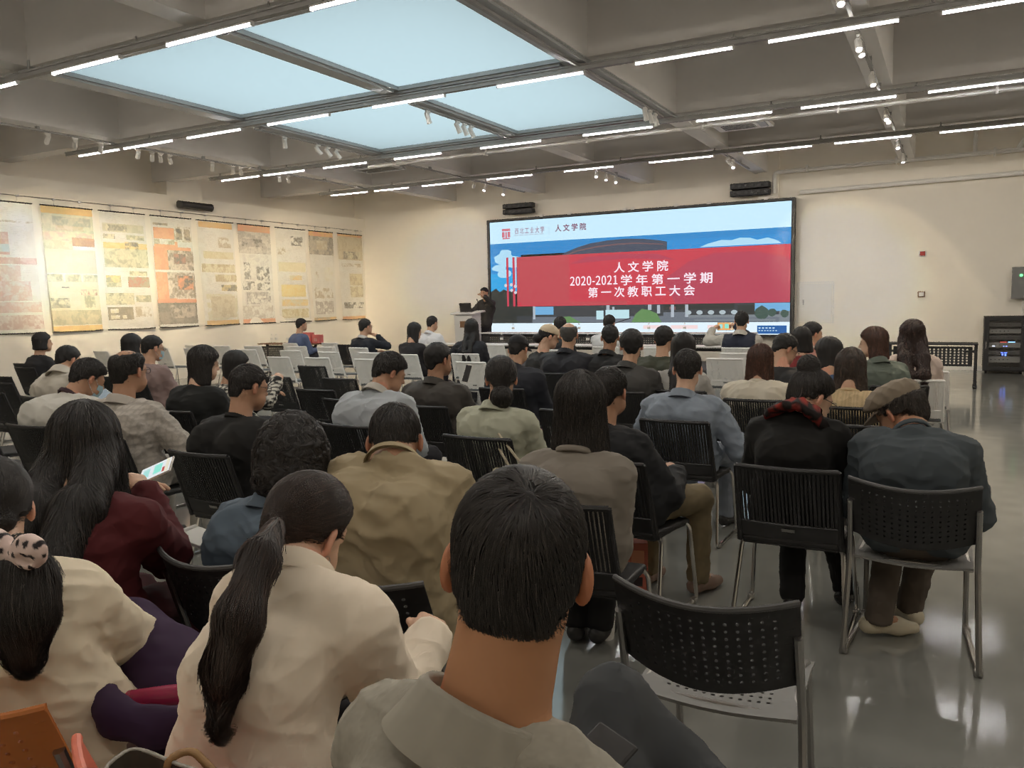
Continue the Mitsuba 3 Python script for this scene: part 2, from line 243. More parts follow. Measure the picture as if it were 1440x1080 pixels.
rowname = {5.88: 'nearest', 9.12: 'second', 12.5: 'third', 15.68: 'fourth and farthest', 2.6: 'overhead', -.6: 'rear'}
lens_ply = None
for Y, segs in ROWS.items():
    x0, x1 = segs[0][0] - .35, segs[-1][1] + .3
    tk = thing('lighting_track', f'long grey ceiling track of the {rowname[Y]} row of linear lamps', 'lighting track', 'ceiling lamp tracks')
    part(tk, 'rail', cat_([box(x0, x1, Y - .035, Y + .035, LZ + .03, LZ + .09), box(x0, x1, Y - .05, Y + .05, LZ + .075, LZ + .095)]), 'track')
    for k in np.arange(x0 + .3, x1, 1.9):
        part(tk, 'hanger', cat_([cyl((k, Y, LZ + .09), (k, Y, ZB + .02), .012, 6), cyl((k, Y, LZ + .09), (k, Y, LZ + .11), .03, 8)]), 'track')
    for j, (a, b) in enumerate(segs):
        tag_ = ['first', 'second', 'third', 'fourth', 'fifth', 'sixth', 'seventh', 'eighth', 'ninth', 'tenth', 'eleventh'][j]
        lp = thing('linear_lamp', f'white glowing linear lamp, {tag_} from the left in the {rowname[Y]} ceiling row', 'lamp', 'linear lamps on the ceiling tracks')
        part(lp, 'housing', cat_([box(a, b, Y - .028, Y + .028, LZ + .012, LZ + .03), box(a - .012, a, Y - .022, Y + .022, LZ - .016, LZ + .03), box(b, b + .012, Y - .022, Y + .022, LZ - .016, LZ + .03)]), 'lamp_body')
        ph = np.linspace(np.pi, 2 * np.pi, 7); pr = np.stack([.019 * np.cos(ph), LZ + .012 + .026 * np.sin(ph)], -1)
        v = np.vstack([[(x, Y + q[0], q[1]) for q in pr] for x in (a, b)]); n = len(pr)
        f = np.array([t for i in range(n - 1) for t in ((i, i + n, i + 1), (i + 1, i + n, i + n + 1))])
        m = trimesh.Trimesh(v, f, process=False)
        if m.face_normals[0] @ (np.array([0, pr[:2, 0].mean(), pr[:2, 1].mean() - LZ])) < 0: m.invert()
        part(lp, 'diffuser', m, 'lamp_body', emitter={'type': 'area', 'radiance': rgb((LAMP, LAMP * .925, LAMP * .82))})

# ---------------------------------------------------------------- spotlights on tracks under the long beams
def spot_mesh():
    body = lathe([(0, 0), (.034, 0), (.036, .004), (.036, .15), (.03, .16), (.03, .162), (0, .162)], 14)     # axis z, mouth at z=0
    ring = lathe([(.036, -.004), (.039, -.004), (.039, .02), (.036, .02)], 14)
    return body, ring
SB, SRING = spot_mesh()
SLENS = lathe([(0, -.0035), (.031, -.0035), (.031, -.001), (0, -.001)], 14)
spot_ply = [mikit.ply(m, 'mat_spot_white', 30) for m in (SB, SRING)]
spot_off, spot_on = mikit.ply(SLENS, 'mat_white_plastic'), mikit.ply(SLENS, 'mat_white_plastic', emitter={'type': 'area', 'radiance': rgb((70, 52, 28)), 'sampling_weight': .02})
def track(x, y0, y1, lab):
    t = thing('spotlight_track', lab, 'lighting track', 'spotlight tracks under the beams')
    part(t, 'rail', box(x - .02, x + .02, y0, y1, ZB - .075, ZB - .045), 'track')
    for y in np.arange(y0 + .15, y1, 1.4): part(t, 'clip', box(x - .03, x + .03, y - .02, y + .02, ZB - .045, ZB), 'track')
for x, y0, y1, lab in [(-12.5, 6.2, 9.05, 'thin spotlight track under the left beam in its nearest bay'), (-12.5, 9.35, 12.45, 'thin spotlight track under the left beam in its middle bay'), (-12.5, 12.7, 15.6, 'thin spotlight track under the left beam in its farthest bay'),
    (-9.72, 9.5, 12.3, 'thin spotlight track along the left edge of the skylight'), (-9.72, 12.8, 15.6, 'thin track under the beam behind the skylight left side'), (-6.75, 9.5, 12.3, 'thin spotlight track along the middle bar of the skylight'),
    (-6.75, 15.8, 18.2, 'thin spotlight track near the screen under the middle beam'), (-4.02, 6.2, 12.3, 'thin spotlight track along the right edge of the skylight'), (-4.02, 15.8, 18.2, 'thin spotlight track near the screen under the right beam'),
    (-9.72, 15.8, 18.6, 'thin spotlight track near the podium under the left beam'), (-1.0, 6.2, 9.0, 'thin spotlight track on the right beam, nearest bay'), (-1.0, 9.3, 12.35, 'thin spotlight track on the right beam, second bay'), (-1.0, 12.7, 15.5, 'thin spotlight track on the right beam, third bay'), (-1.0, 15.9, 19.0, 'thin spotlight track on the right beam, farthest bay')]:
    track(x, y0, y1, lab)
def spotlight(x, y, aim, on, lab, light=0.0):
    t = thing('spotlight', lab, 'spotlight', 'track spotlights')
    pz = ZB - .075; c = np.array([x, y, pz - .10])
    part(t, 'adapter', box(x - .016, x + .016, y - .05, y + .05, pz - .03, pz - .001), 'spot_white')
    part(t, 'arm', cat_([cyl((x, y, pz - .03), (x, y, pz - .07), .008, 8), cyl((x - .02, y, pz - .07), (x + .02, y, pz - .07), .008, 8)]), 'spot_white')
    d = np.asarray(aim, float) - c; d /= np.linalg.norm(d); base = c - d * .08
    z = -d; u = np.cross([0.3, 1, 0.1], z); u /= np.linalg.norm(u); v = np.cross(z, u); mouth = c + d * .08
    W = np.eye(4); W[:3, 0], W[:3, 1], W[:3, 2], W[:3, 3] = u, v, z, mouth
    to = T(W.tolist())
    part(t, 'body', spot_ply[0], None, to=to); part(t, 'rim', spot_ply[1], None, to=to)
    part(t, 'lens', spot_on if on else spot_off, None, to=to)
    if light:
        scene[t + '_beam'] = dict(type='spot', intensity=rgb(np.array((1.0, .84, .58)) * light * 2.1), cutoff_angle=24.0, beam_width=8.0, to_world=T().look_at(origin=(mouth + d * .02).tolist(), target=(mouth + d).tolist(), up=[0.1, 0.2, 1]))
W1 = lambda y, z=2.5: (XL, y, z)
n_ = 0
for x, y, aim, on, light, where in [
    (-12.5, 7.9, W1(8.8), 1, 34, 'aimed at the posters from the nearest left bay, first'), (-12.5, 8.35, W1(9.9), 1, 30, 'aimed at the posters from the nearest left bay, second'), (-12.5, 8.8, W1(10.6, 2.0), 1, 26, 'beside the left end of the second lamp row'),
    (-12.5, 9.5, W1(11.2), 1, 22, 'past the left end of the second lamp row, first of four'), (-12.5, 9.78, W1(11.9, 2.1), 0, 0, 'past the left end of the second lamp row, second of four'), (-12.5, 9.95, W1(12.7), 1, 22, 'past the left end of the second lamp row, third of four'), (-12.5, 10.15, W1(13.6, 2.0), 0, 0, 'past the left end of the second lamp row, fourth of four'),
    (-12.5, 11.1, W1(13.4, 2.2), 1, 18, 'single one left of the third lamp row'), (-12.5, 11.6, W1(14.6), 0, 0, 'left of the pair before the third lamp row'), (-12.5, 11.8, W1(15.6, 2.4), 1, 16, 'right of the pair before the third lamp row'),
    (-12.5, 12.85, W1(16.3, 2.1), 1, 24, 'left of the pair past the third lamp row'), (-12.5, 13.1, W1(17.7), 1, 14, 'right of the pair past the third lamp row'),
    (-9.72, 10.15, (-12, 13, 0), 0, 0, 'single one at the left edge of the skylight'), (-9.72, 10.95, (-8.8, 12.5, 2), 1, 0, 'first of three at the left edge of the skylight'), (-9.72, 11.2, (-8.8, 12.7, 2), 1, 0, 'second of three at the left edge of the skylight'), (-9.72, 11.45, (-8.8, 13, 2), 1, 0, 'third of three at the left edge of the skylight'),
    (-6.75, 9.95, (-6.4, 10.6, 2), 0, 0, 'single one under the middle skylight bar'), (-6.75, 10.75, (-6.2, 11.8, 2), 0, 0, 'first of three under the middle skylight bar'), (-6.75, 10.95, (-6.2, 12, 2), 1, 0, 'second of three under the middle skylight bar'), (-6.75, 11.15, (-6.2, 12.4, 2), 1, 0, 'third of three under the middle skylight bar'),
    (-4.02, 11.5, (-4, 13, 2), 0, 0, 'first of three at the right edge of the skylight'), (-4.02, 11.72, (-3.6, 13, 2), 1, 0, 'second of three at the right edge of the skylight'), (-4.02, 11.95, (-3.6, 13.2, 2), 1, 0, 'third of three at the right edge of the skylight'),
    (-9.72, 16.1, (-12.75, YB, 2.5), 1, 62, 'near the podium, first'), (-9.72, 16.6, (-10, 14, 0), 1, 0, 'near the podium, second'), (-9.72, 17.5, (-9.5, 15, 0), 1, 0, 'near the podium, third'),
    (-6.75, 16.2, (-6.2, 14, 0), 1, 0, 'left one before the middle of the screen'), (-6.75, 16.75, (-6.2, 14.5, 0), 1, 0, 'middle one before the middle of the screen'), (-6.75, 17.3, (-5, 14, 0), 1, 0, 'right one before the middle of the screen'),
    (-4.02, 16.4, (-2.2, YB, 2.2), 1, 56, 'aimed at the wall right of the screen'), (-4.02, 16.75, (-3, 14, 0), 1, 0, 'beside the one aimed right of the screen'),
    (-1.0, 8.1, (0, 5, 0), 1, 0, 'on the right beam before the second lamp row'), (-1.0, 9.65, (0, 6.5, 0), 1, 9, 'on the right beam just past the second lamp row'), (-1.0, 9.85, (.4, 8, 0), 1, 0, 'on the right beam, second past the second lamp row'), (-1.0, 11.3, (0, 9, 0), 1, 9, 'on the right beam, single one in the second bay'),
    (-1.0, 13.6, (-.4, 11, 0), 1, 0, 'on the right beam, left of the pair in the third bay'), (-1.0, 13.85, (.6, 11, 0), 1, 0, 'on the right beam, right of the pair in the third bay'), (-1.0, 16.3, (-.2, 14, 0), 1, 9, 'on the right beam just past the fourth lamp row'), (-1.0, 18.0, (-.6, 17, 0), 1, 0, 'on the right beam, farthest, near the back wall')]:
    spotlight(x, y, aim, on, 'white track spotlight ' + where, light)
# ---------------------------------------------------------------- fittings of the walls and ceiling
def pipe(name, pts, r, label, cat='pipe', clips=(), mat='white_paint'):
    t = thing(name, label, cat)
    part(t, 'run', tube(rounded(pts, .09, 5), r, 10), mat, 40)
    for c in clips: part(t, 'clip', c, mat)
    return t
pipe('ceiling_pipe', [(-10.3, 13.05, 4.33), (6.8, 13.05, 4.33)], .035, 'long white pipe running across just behind the third lamp row', clips=[cat_([cyl((x, 13.05, 4.33), (x, 13.05, ZC), .008, 6), box(x - .015, x + .015, 13.0, 13.1, 4.28, 4.375)]) for x in np.arange(-9.6, 6.8, 2.0)])
pipe('wall_pipe', [(-3.7, YB - .06, 3.96), (-3.7, YB - .06, 4.42), (6.9, YB - .06, 4.46)], .045, 'white pipe along the top of the back wall right of the screen', clips=[box(x - .02, x + .02, YB - .12, YB + .1, 4.37, 4.52) for x in (-3, -1.2, .6, 2.4, 4.2)])
pipe('wall_pipe', [(-3.15, YB - .02, 3.94), (7.2, YB - .02, 4.05)], .05, 'lower white pipe along the back wall, ending above the screen edge')
pipe('wall_pipe', [(.25, YB - .06, 4.46), (.25, YB - .06, 5.3)], .04, 'short upright white pipe at the top right of the back wall')
pipe('wall_pipe', [(1.0, YB - .06, 4.46), (1.5, YB - .06, 5.3)], .05, 'slanting white pipe at the top right corner of the back wall')
t = thing('air_vent', 'dark grey ceiling vent grille behind the skylight', 'vent')
vx, vy = -11.0, 14.3
part(t, 'frame', cat_([box(vx - .5, vx + .5, vy - .27, vy - .23, 4.5, 4.54), box(vx - .5, vx + .5, vy + .23, vy + .27, 4.5, 4.54), box(vx - .5, vx - .46, vy - .23, vy + .23, 4.5, 4.54), box(vx + .46, vx + .5, vy - .23, vy + .23, 4.5, 4.54), box(vx - .5, vx + .5, vy - .27, vy + .27, 4.56, ZC)]), 'frame_grey')
for k in range(7): part(t, 'slat', xf(box(-.46, .46, -.03, .03, -.004, .004), rotx(.6), (vx, vy - .2 + k * .066, 4.525)), 'track')
t = thing('ceiling_air_conditioner', 'white cassette air conditioner under the ceiling right of the skylight', 'air conditioner')
ax, ay = -3.28, 14.2
part(t, 'panel', cat_([rbox(ax - .46, ax + .46, ay - .46, ay + .46, 4.52, 4.58), box(ax - .40, ax + .40, ay - .36, ay + .36, 4.58, ZC)]), 'white_paint')
part(t, 'intake_grille', cat_([box(ax - .34, ax + .2, ay - .3 + k * .1, ay - .26 + k * .1, 4.512, 4.522) for k in range(7)]), 'seat_grey')
part(t, 'outlet', box(ax + .27, ax + .40, ay - .34, ay + .34, 4.51, 4.525), 'frame_grey')
def bar_speaker(x0, x1, z0, z1, lab):
    t = thing('line_speaker', lab, 'speaker', 'black speakers above the screen')
    zm = (z0 + z1) / 2
    for a, b in ((z0, zm - .012), (zm + .012, z1)):
        c = part(t, 'cabinet', rbox(x0, x1, YB - .3, YB - .08, a, b, .015), 'black_matte', 30)
        for i in range(6):
            xx = x0 + (x1 - x0) * (i + .5) / 6
            part(c, 'driver', lathe([(0, .0), (.035, -.006), (.045, .004), (.045, .0), (0, -.0)], 12), 'slate_plastic', 30, to=T(np.array([[1, 0, 0, xx], [0, 0, 1, YB - .303], [0, 1, 0, (a + b) / 2], [0, 0, 0, 1.0]]).tolist()))
    part(t, 'bracket', cat_([box(x, x + .04, YB - .1, YB + .1, z0 + .05, z1 - .03) for x in (x0 + .15, x1 - .2)]), 'steel')
bar_speaker(-10.66, -9.79, 3.93, 4.2, 'pair of black bar speakers stacked above the left end of the screen')
bar_speaker(-4.65, -3.77, 3.93, 4.22, 'pair of black bar speakers stacked above the right end of the screen')
t = thing('wall_speaker', 'black tube speaker lying high on the left wall above the posters', 'speaker')
part(t, 'body', cat_([tube(rounded([(XL + .16, 12.72, 3.95), (XL + .16, 13.6, 3.95)], .1), .085, 16)]), 'black_matte', 40)
for y in (12.72, 13.6): part(t, 'end_cap', cyl((XL + .16, y - .015, 3.95), (XL + .16, y + .015, 3.95), .09, 16), 'slate_plastic')
part(t, 'bracket', cat_([box(XL, XL + .14, y - .02, y + .02, 3.93, 4.05) for y in (12.95, 13.4)]), 'white_paint')
t = thing('wall_cabinet', 'white flush cabinet door in the back wall right of the screen', 'cabinet')
yb = YB + .1 - .001
part(t, 'frame', cat_([box(-3.19, -2.40, yb - .015, yb, 1.0, 1.03), box(-3.19, -2.40, yb - .015, yb, 1.91, 1.94), box(-3.19, -3.16, yb - .015, yb, 1.03, 1.91), box(-2.43, -2.40, yb - .015, yb, 1.03, 1.91)]), 'white_paint')
d = part(t, 'door', box(-3.145, -2.445, yb - .02, yb, 1.045, 1.895), 'white_paint')
part(d, 'handle', rbox(-3.07, -3.035, yb - .03, yb - .012, 1.42, 1.54, .006), 'steel')
for z, nm, lab in ((2.47, 'fire_alarm', 'small dark red fire alarm unit high on the right back wall'), (1.61, 'fire_call_point', 'small square fire call point lower on the right back wall')):
    t = thing(nm, lab, 'alarm')
    part(t, 'base', rbox(-.72, -.58, yb - .03, yb, z - .06, z + .06, .008), 'wood_brown' if z < 2 else 'table_white')
    scene.setdefault('mat_red', princ((.25, .015, .012), .4))
    part(t, 'button', rbox(-.70, -.60, yb - .05, yb - .03, z - .045, z + .045, .01), 'table_white' if z < 2 else 'red')
t = thing('electrical_box', 'grey electrical box with green light on the right back wall', 'electrical box')
part(t, 'case', rbox(1.0, 1.7, yb - .2, yb, 1.5, 2.1, .01), 'seat_grey'); part(t, 'lid', rbox(.98, 1.72, yb - .225, yb - .2, 1.48, 2.12, .008), 'seat_grey')
part(t, 'indicator', lathe([(0, 0), (.03, 0), (.03, .012), (0, .012)], 12), 'lamp_body', to=T([[1, 0, 0, 1.14], [0, 0, -1, yb - .226], [0, 1, 0, 1.95], [0, 0, 0, 1]]), label='small green indicator light', emitter={'type': 'area', 'radiance': rgb((.05, 1.6, .4)), 'sampling_weight': .01})
part(t, 'conduit', cyl((1.2, yb - .05, .1), (1.2, yb - .05, 1.5), .02, 8), 'white_paint')

# ---------------------------------------------------------------- LED screen
X0, X1, Z0, Z1 = -11.14, -3.30, .75, 3.755
SYF = YB - .16
sc = thing('led_screen', 'huge lit LED screen on the back wall with red title banner', 'screen')
part(sc, 'cabinet', cat_([box(X0 - .07, X1 + .07, SYF, YB - .003, Z0 - .06, Z1 + .07)]), 'black_matte')
part(sc, 'frame', cat_([box(X0 - .07, X0 - .012, SYF - .04, SYF, Z0 - .06, Z1 + .07), box(X1 + .025, X1 + .07, SYF - .04, SYF, Z0 - .06, Z1 + .07), box(X0 - .012, X1 + .025, SYF - .04, SYF, Z1 + .012, Z1 + .07), box(X0 - .012, X1 + .025, SYF - .04, SYF, Z0 - .06, Z0 - .012)]), 'slate_plastic')
for x in (-9.6, -8.8, -7.3, -7.1, -6.0, -5.2, -3.9): part(sc, 'mount_lug', box(x, x + .09, SYF - .06, SYF + .02, Z1 + .055, Z1 + .11), 'white_paint')
W_, H_ = X1 - X0, Z1 - Z0
SCR = 1.02
_layer = [0]
def plate(polys, color, name, dz=None):
    """pieces of the picture on the screen: one thin luminous layer per colour"""
    _layer[0] += 1; y = SYF - .0012 * (_layer[0] if dz is None else dz)
    ms = []
    for pl in polys:
        g = pl if isinstance(pl, (sg.Polygon, sg.MultiPolygon)) else sg.Polygon(pl)
        for q in getattr(g, 'geoms', [g]):
            m = extrude(q, .0008); v = np.asarray(m.vertices)
            m.vertices = np.stack([X0 + v[:, 0] * W_, y - v[:, 2], Z1 - v[:, 1] * H_], -1)
            ms.append(m)
    m = cat_(ms)
    m.fix_normals() if m.volume < 0 else None
    if m.volume < 0: m.invert()
    part(sc, name, m, 'black_matte', kind='stuff' if len(ms) > 1 else None, emitter={'type': 'area', 'radiance': rgb(np.array(color) * SCR), 'sampling_weight': .4 if name in ('header', 'sky', 'banner', 'taskbar') else .02})
R4 = lambda a, b, c, d: [(a, b), (c, b), (c, d), (a, d)]
def blob(cx, cy, rx, ry, n=14, seed=0, j=.25):
    r = random.Random(seed); return [(cx + rx * math.cos(a) * (1 + j * (r.random() - .5)), cy + ry * math.sin(a) * (1 + j * (r.random() - .5))) for a in np.linspace(0, 2 * math.pi, n, endpoint=False)]
plate([R4(0, 0, 1, .192)], srgb(196, 232, 250), 'header')
plate([R4(0, .192, 1, .30)], srgb(38, 132, 198), 'sky')
plate([R4(0, .30, .12, .46), R4(.6, .24, 1, .33)], srgb(38, 138, 206), 'sky')
plate([R4(0, .46, .12, .62)], srgb(40, 160, 222), 'sky')
plate([R4(0, .62, .10, .905), R4(.10, .74, .97, .905)], srgb(58, 62, 66), 'building')
plate([[(.0, .62), (.02, .59), (.035, .625), (.05, .60), (.07, .62), (.09, .605), (.1, .64), (.1, .905), (0, .905)], R4(.1, .75, .16, .84), R4(.62, .75, .84, .80), R4(.85, .77, .90, .86)], srgb(46, 50, 48), 'trees')
plate([R4(.16, .85, .97, .9), R4(.62, .82, .70, .88)], srgb(104, 112, 122), 'plaza')
plate([R4(.17, .76, .24, .83), R4(.90, .757, 1, .82)], srgb(110, 170, 214), 'sky_patch')
plate([R4(.97, .82, 1, .905), R4(.7, .845, .97, .865), R4(.72, .88, .96, .893)], srgb(120, 128, 134), 'road')
plate([blob(.055, .33, .04, .055, 16, 1), blob(.09, .36, .05, .05, 16, 2), blob(.035, .41, .028, .03, 12, 3), blob(.06, .285, .025, .04, 12, 4), blob(.055, .46, .03, .04, 12, 8), [(.735, .31), (.76, .285), (.80, .262), (.83, .268), (.855, .252), (.885, .258), (.905, .275), (.935, .262), (.96, .285), (.975, .31)]], srgb(170, 216, 240), 'clouds')
plate([[(.262, .335), (.285, .30), (.329, .261), (.374, .233), (.436, .216), (.496, .211), (.555, .220), (.602, .236), (.632, .252), (.632, .335)]], srgb(66, 74, 92), 'roof')
plate([[(.27, .33), (.33, .285), (.40, .258), (.47, .247), (.53, .247), (.62, .268), (.62, .275), (.53, .256), (.47, .257), (.40, .268), (.33, .295), (.28, .335)], R4(.64, .775, .66, .80)], srgb(116, 84, 88), 'roof_edge')
plate([R4(.163, .755, .172, .87), R4(.43, .755, .441, .83), R4(.45, .77, .458, .83), R4(.57, .755, .582, .80), R4(.60, .76, .61, .83), R4(.645, .76, .655, .86), R4(.69, .76, .70, .86)], srgb(170, 180, 190), 'columns')
plate([R4(.395, .80, .42, .875), R4(.427, .795, .508, .868)], srgb(186, 222, 230), 'entrance')
plate([[(.515, .90), (.53, .83), (.55, .79), (.575, .80), (.6, .83), (.615, .9)], [(.24, .885), (.26, .855), (.30, .845), (.32, .875), (.34, .9), (.24, .9)]], srgb(96, 136, 84), 'bushes')
plate([blob(x, .825, .010, .018, 10, i, .05) for i, x in enumerate((.70, .735, .77, .805, .84))], srgb(170, 184, 190), 'lamp_globes')
plate([blob(.92, .83, .02, .05, 12, 5), blob(.95, .83, .012, .03, 12, 6), blob(.985, .84, .012, .03, 12, 7)], srgb(62, 84, 76), 'pine_trees')
plate([R4(.104, .318, 1.0, .755)], srgb(196, 58, 74), 'banner')
plate([R4(.104, .318, .30, .72), R4(.12, .72, .5, .75)], srgb(186, 70, 80), 'banner_shade')
plate([[(.66, .755), (.62, .56), (.70, .42), (.78, .36), (.9, .36), (1, .42), (1, .755)], [(.3, .40), (.36, .345), (.48, .335), (.6, .345), (.66, .40), (.5, .372)]], srgb(176, 62, 84), 'banner_shade')
plate([R4(.064, .318, .072, .753), R4(.088, .318, .0965, .753)], srgb(196, 62, 84), 'banner_bars')
plate([R4(0.098, .33, .102, .56), blob(.06, .565, .006, .016, 8, 3, 0), blob(.082, .56, .006, .016, 8, 3, 0), blob(.098, .575, .006, .016, 8, 3, 0), blob(.083, .61, .006, .014, 8, 3, 0), blob(.098, .63, .006, .014, 8, 3, 0)], srgb(206, 206, 214), 'studs')
plate([R4(0, .903, 1, 1)], srgb(222, 240, 250), 'taskbar')
plate([R4(.555, .925, .625, .955), R4(.645, .925, .73, .955), R4(.76, .925, .86, .955)], srgb(240, 214, 214), 'taskbar_icons')
plate([R4(.908, .93, .992, .992)], srgb(34, 92, 158), 'corner_box')
plate([R4(.912 + i * .010, .944, .918 + i * .010, .954) for i in range(5)] + [R4(.912 + i * .008, .966, .917 + i * .008, .972) for i in range(7)], srgb(190, 220, 240), 'corner_caption')
def glyph_polys(text, u0, v0, u1, size_v, advance=None):
    """outlines of the characters between u0 and u1, baseline at v0, size_v tall"""
    out = []; ws = [GLYPHS[c][0] for c in text]; tot = sum(ws); k = (u1 - u0) / tot; kv = size_v / 100; x = 0
    for c, w in zip(text, ws):
        kk = k * .80 if w >= 90 else k * .92; x_ = x + w * (.1 if w >= 90 else .04)
        for rings in GLYPHS[c][1]:
            rs = [[(u0 + x_ * k + r[i] * kk, v0 - r[i + 1] * kv) for i in range(0, len(r), 2)] for r in rings]
            out.append(sg.Polygon(rs[0], rs[1:]).buffer(0))
        x += w
    return out
plate(glyph_polys('人文学院', .452, .478, .642, .090) + glyph_polys('2020-2021', .302, .582, .472, .098) + glyph_polys('学年第一学期', .474, .585, .782, .090) + glyph_polys('第一次教职工大会', .362, .680, .726, .090), srgb(244, 226, 236), 'title_text')
logo = [sg.Polygon(R4(.05, .064, .082, .085)), sg.Polygon(R4(.05, .092, .060, .14)), sg.Polygon(R4(.072, .092, .082, .14)), sg.Polygon(R4(.063, .092, .069, .155)), sg.Polygon(R4(.052, .145, .08, .155))]
plate(logo, srgb(202, 116, 132), 'emblem')
plate(glyph_polys('西北工业大学', .098, .112, .214, .056), srgb(160, 130, 150), 'header_text')
plate([R4(.2285, .072, .2298, .14)] + [R4(.098 + i * .019, .125, .114 + i * .019, .131) for i in range(6)], srgb(180, 190, 204), 'header_rule')
plate(glyph_polys('人文学院', .248, .112, .366, .062), srgb(120, 66, 92), 'header_title')

# ---------------------------------------------------------------- posters on the left wall
O, OR, GR, DK, TN, RD, PK, BE, WH, YE = (.72, .42, .10), (.72, .27, .12), (.30, .30, .18), (.07, .065, .06), (.42, .34, .22), (.38, .12, .08), (.62, .40, .36), (.66, .60, .42), (.76, .73, .66), (.72, .52, .20)
P_ = [
 [(.0, .14, 1, .155, WH, TN), (0, .23, .55, .40, PK, (.5, .22, .2)), (.2, .32, .55, .38, (.35, .45, .5), (.4, .5, .55)), (0, .42, 1, .47, PK, (.5, .2, .18)), (0, .48, .7, .62, (.70, .60, .56), PK), (0, .60, .85, .75, PK, (.66, .58, .56)), (.1, .76, 1, .84, (.66, .55, .52), PK), (0, .86, 1, .97, (.55, .36, .33), (.72, .62, .58))],
 [(0, .0, 1, .06, O, (.78, .48, .13)), (0, .06, 1, .25, (.45, .45, .34), (.58, .55, .42)), (.2, .08, .95, .15, (.24, .28, .24), (.44, .42, .34)), (.25, .15, .8, .19, TN, (.55, .46, .4)), (0, .20, 1, .27, (.62, .42, .36), BE), (.55, .24, 1, .31, (.40, .10, .07), (.5, .2, .12)), (0, .27, .55, .34, BE, (.5, .45, .28)), (0, .34, 1, .53, (.68, .62, .40), (.74, .67, .46)), (0, .54, .3, .6, GR, BE), (.34, .54, .66, .6, GR, BE), (.7, .54, 1, .6, GR, BE), (0, .60, 1, .83, (.70, .63, .44), (.74, .68, .52)), (.25, .64, .4, .65, DK, TN), (.62, .66, .96, .71, BE, RD), (.02, .73, .38, .81, (.2, .2, .13), BE), (.68, .71, .9, .81, GR, BE), (0, .83, 1, .95, (.34, .32, .18), (.56, .48, .30)), (0, .955, 1, 1, O, (.78, .5, .12))],
 [(.05, .10, .95, .17, (.52, .50, .36), (.62, .58, .44)), (.05, .11, .58, .16, (.22, .22, .16), BE), (.05, .19, .3, .23, BE, DK), (.55, .19, .95, .23, BE, GR), (.04, .26, 1, .31, YE, (.7, .45, .12)), (.5, .25, .8, .31, DK, YE), (.04, .31, 1, .47, (.32, .31, .19), (.58, .54, .38)), (.55, .5, .95, .54, GR, BE), (.04, .54, .35, .61, YE, GR), (.5, .55, .98, .64, RD, GR), (.04, .60, .35, .64, GR, BE), (.0, .69, .6, .79, (.27, .25, .15), BE), (.64, .71, .98, .77, GR, BE), (.02, .81, .55, .92, (.16, .13, .08), (.28, .22, .14)), (.07, .825, .24, .86, WH, BE), (.07, .88, .25, .91, WH, BE), (.31, .88, .4, .91, WH, BE), (.6, .81, .95, .9, WH, TN)],
 [(.05, .06, .4, .08, DK, TN), (.05, .10, .62, .30, OR, (.78, .33, .15)), (.55, .08, .98, .22, WH, TN), (.6, .10, .75, .20, TN, DK), (.8, .10, .95, .2, TN, DK), (.05, .20, .55, .25, TN, WH), (.02, .27, .95, .48, OR, (.78, .34, .16)), (.35, .30, 1, .48, (.62, .52, .44), (.2, .14, .1)), (.5, .33, .8, .42, DK, RD), (.02, .50, .5, .78, OR, (.8, .36, .18)), (.3, .50, 1, .74, (.66, .58, .50), (.24, .17, .12)), (.55, .53, .95, .66, DK, OR), (.0, .745, 1, .78, (.72, .3, .16), OR), (0, .78, 1, .975, DK, (.20, .16, .13)), (.3, .80, .95, .92, (.1, .08, .07), (.45, .38, .32))],
 [(.04, .01, .96, .065, O, (.70, .44, .16)), (.55, .15, .9, .25, WH, TN), (.12, .29, .95, .36, (.58, .50, .30), BE), (.05, .41, .98, .49, BE, (.42, .32, .16)), (.4, .51, 1, .58, BE, (.44, .34, .18)), (.55, .61, 1, .67, (.56, .44, .2), DK), (.1, .70, .98, .95, WH, BE), (.22, .72, .92, .93, (.55, .46, .30), (.68, .60, .44)), (.05, .955, 1, 1, O, (.72, .46, .18))],
 [(0, .0, 1, .07, OR, (.66, .34, .14)), (0, .07, 1, .29, (.36, .32, .28), (.60, .55, .49)), (.1, .14, .75, .22, DK, (.45, .4, .36)), (.1, .3, .9, .9, WH, (.62, .58, .54)), (.12, .38, .32, .55, WH, DK), (.5, .42, .9, .56, WH, DK), (.05, .57, .42, .66, DK, WH), (.5, .58, .9, .66, WH, DK), (.15, .68, .9, .80, WH, (.3, .27, .25)), (.0, .82, .95, .95, WH, (.5, .44, .38)), (0, .955, 1, 1, (.70, .36, .18), OR)],
 [(.5, .08, .9, .18, WH, DK), (.05, .2, .3, .28, WH, TN), (.05, .36, .95, .46, (.70, .62, .40), (.75, .67, .46)), (.4, .50, .8, .55, YE, BE), (.1, .60, .9, .73, (.74, .56, .18), (.76, .62, .26)), (.1, .76, .95, .83, BE, YE), (.08, .86, .95, .96, (.5, .40, .18), BE)],
 [(0, .0, 1, .055, OR, O), (0, .055, 1, .26, (.12, .10, .08), (.42, .36, .28)), (.3, .1, .75, .2, (.55, .5, .4), TN), (.2, .45, .3, .52, WH, TN), (.6, .4, .95, .55, WH, BE), (.1, .63, .9, .75, WH, TN), (.1, .78, .9, .93, WH, (.35, .3, .26)), (0, .965, 1, 1, O, TN)],
 [(0, .0, 1, .03, O, OR), (0, .03, 1, .30, (.52, .42, .26), (.62, .53, .36)), (.2, .2, .9, .29, (.2, .15, .09), BE), (.1, .34, .9, .38, WH, TN), (.4, .46, .95, .60, (.42, .33, .18), (.6, .52, .34)), (.4, .61, .95, .74, (.42, .34, .2), BE), (.1, .80, .95, .87, WH, DK), (0, .965, 1, 1, O, OR)]]
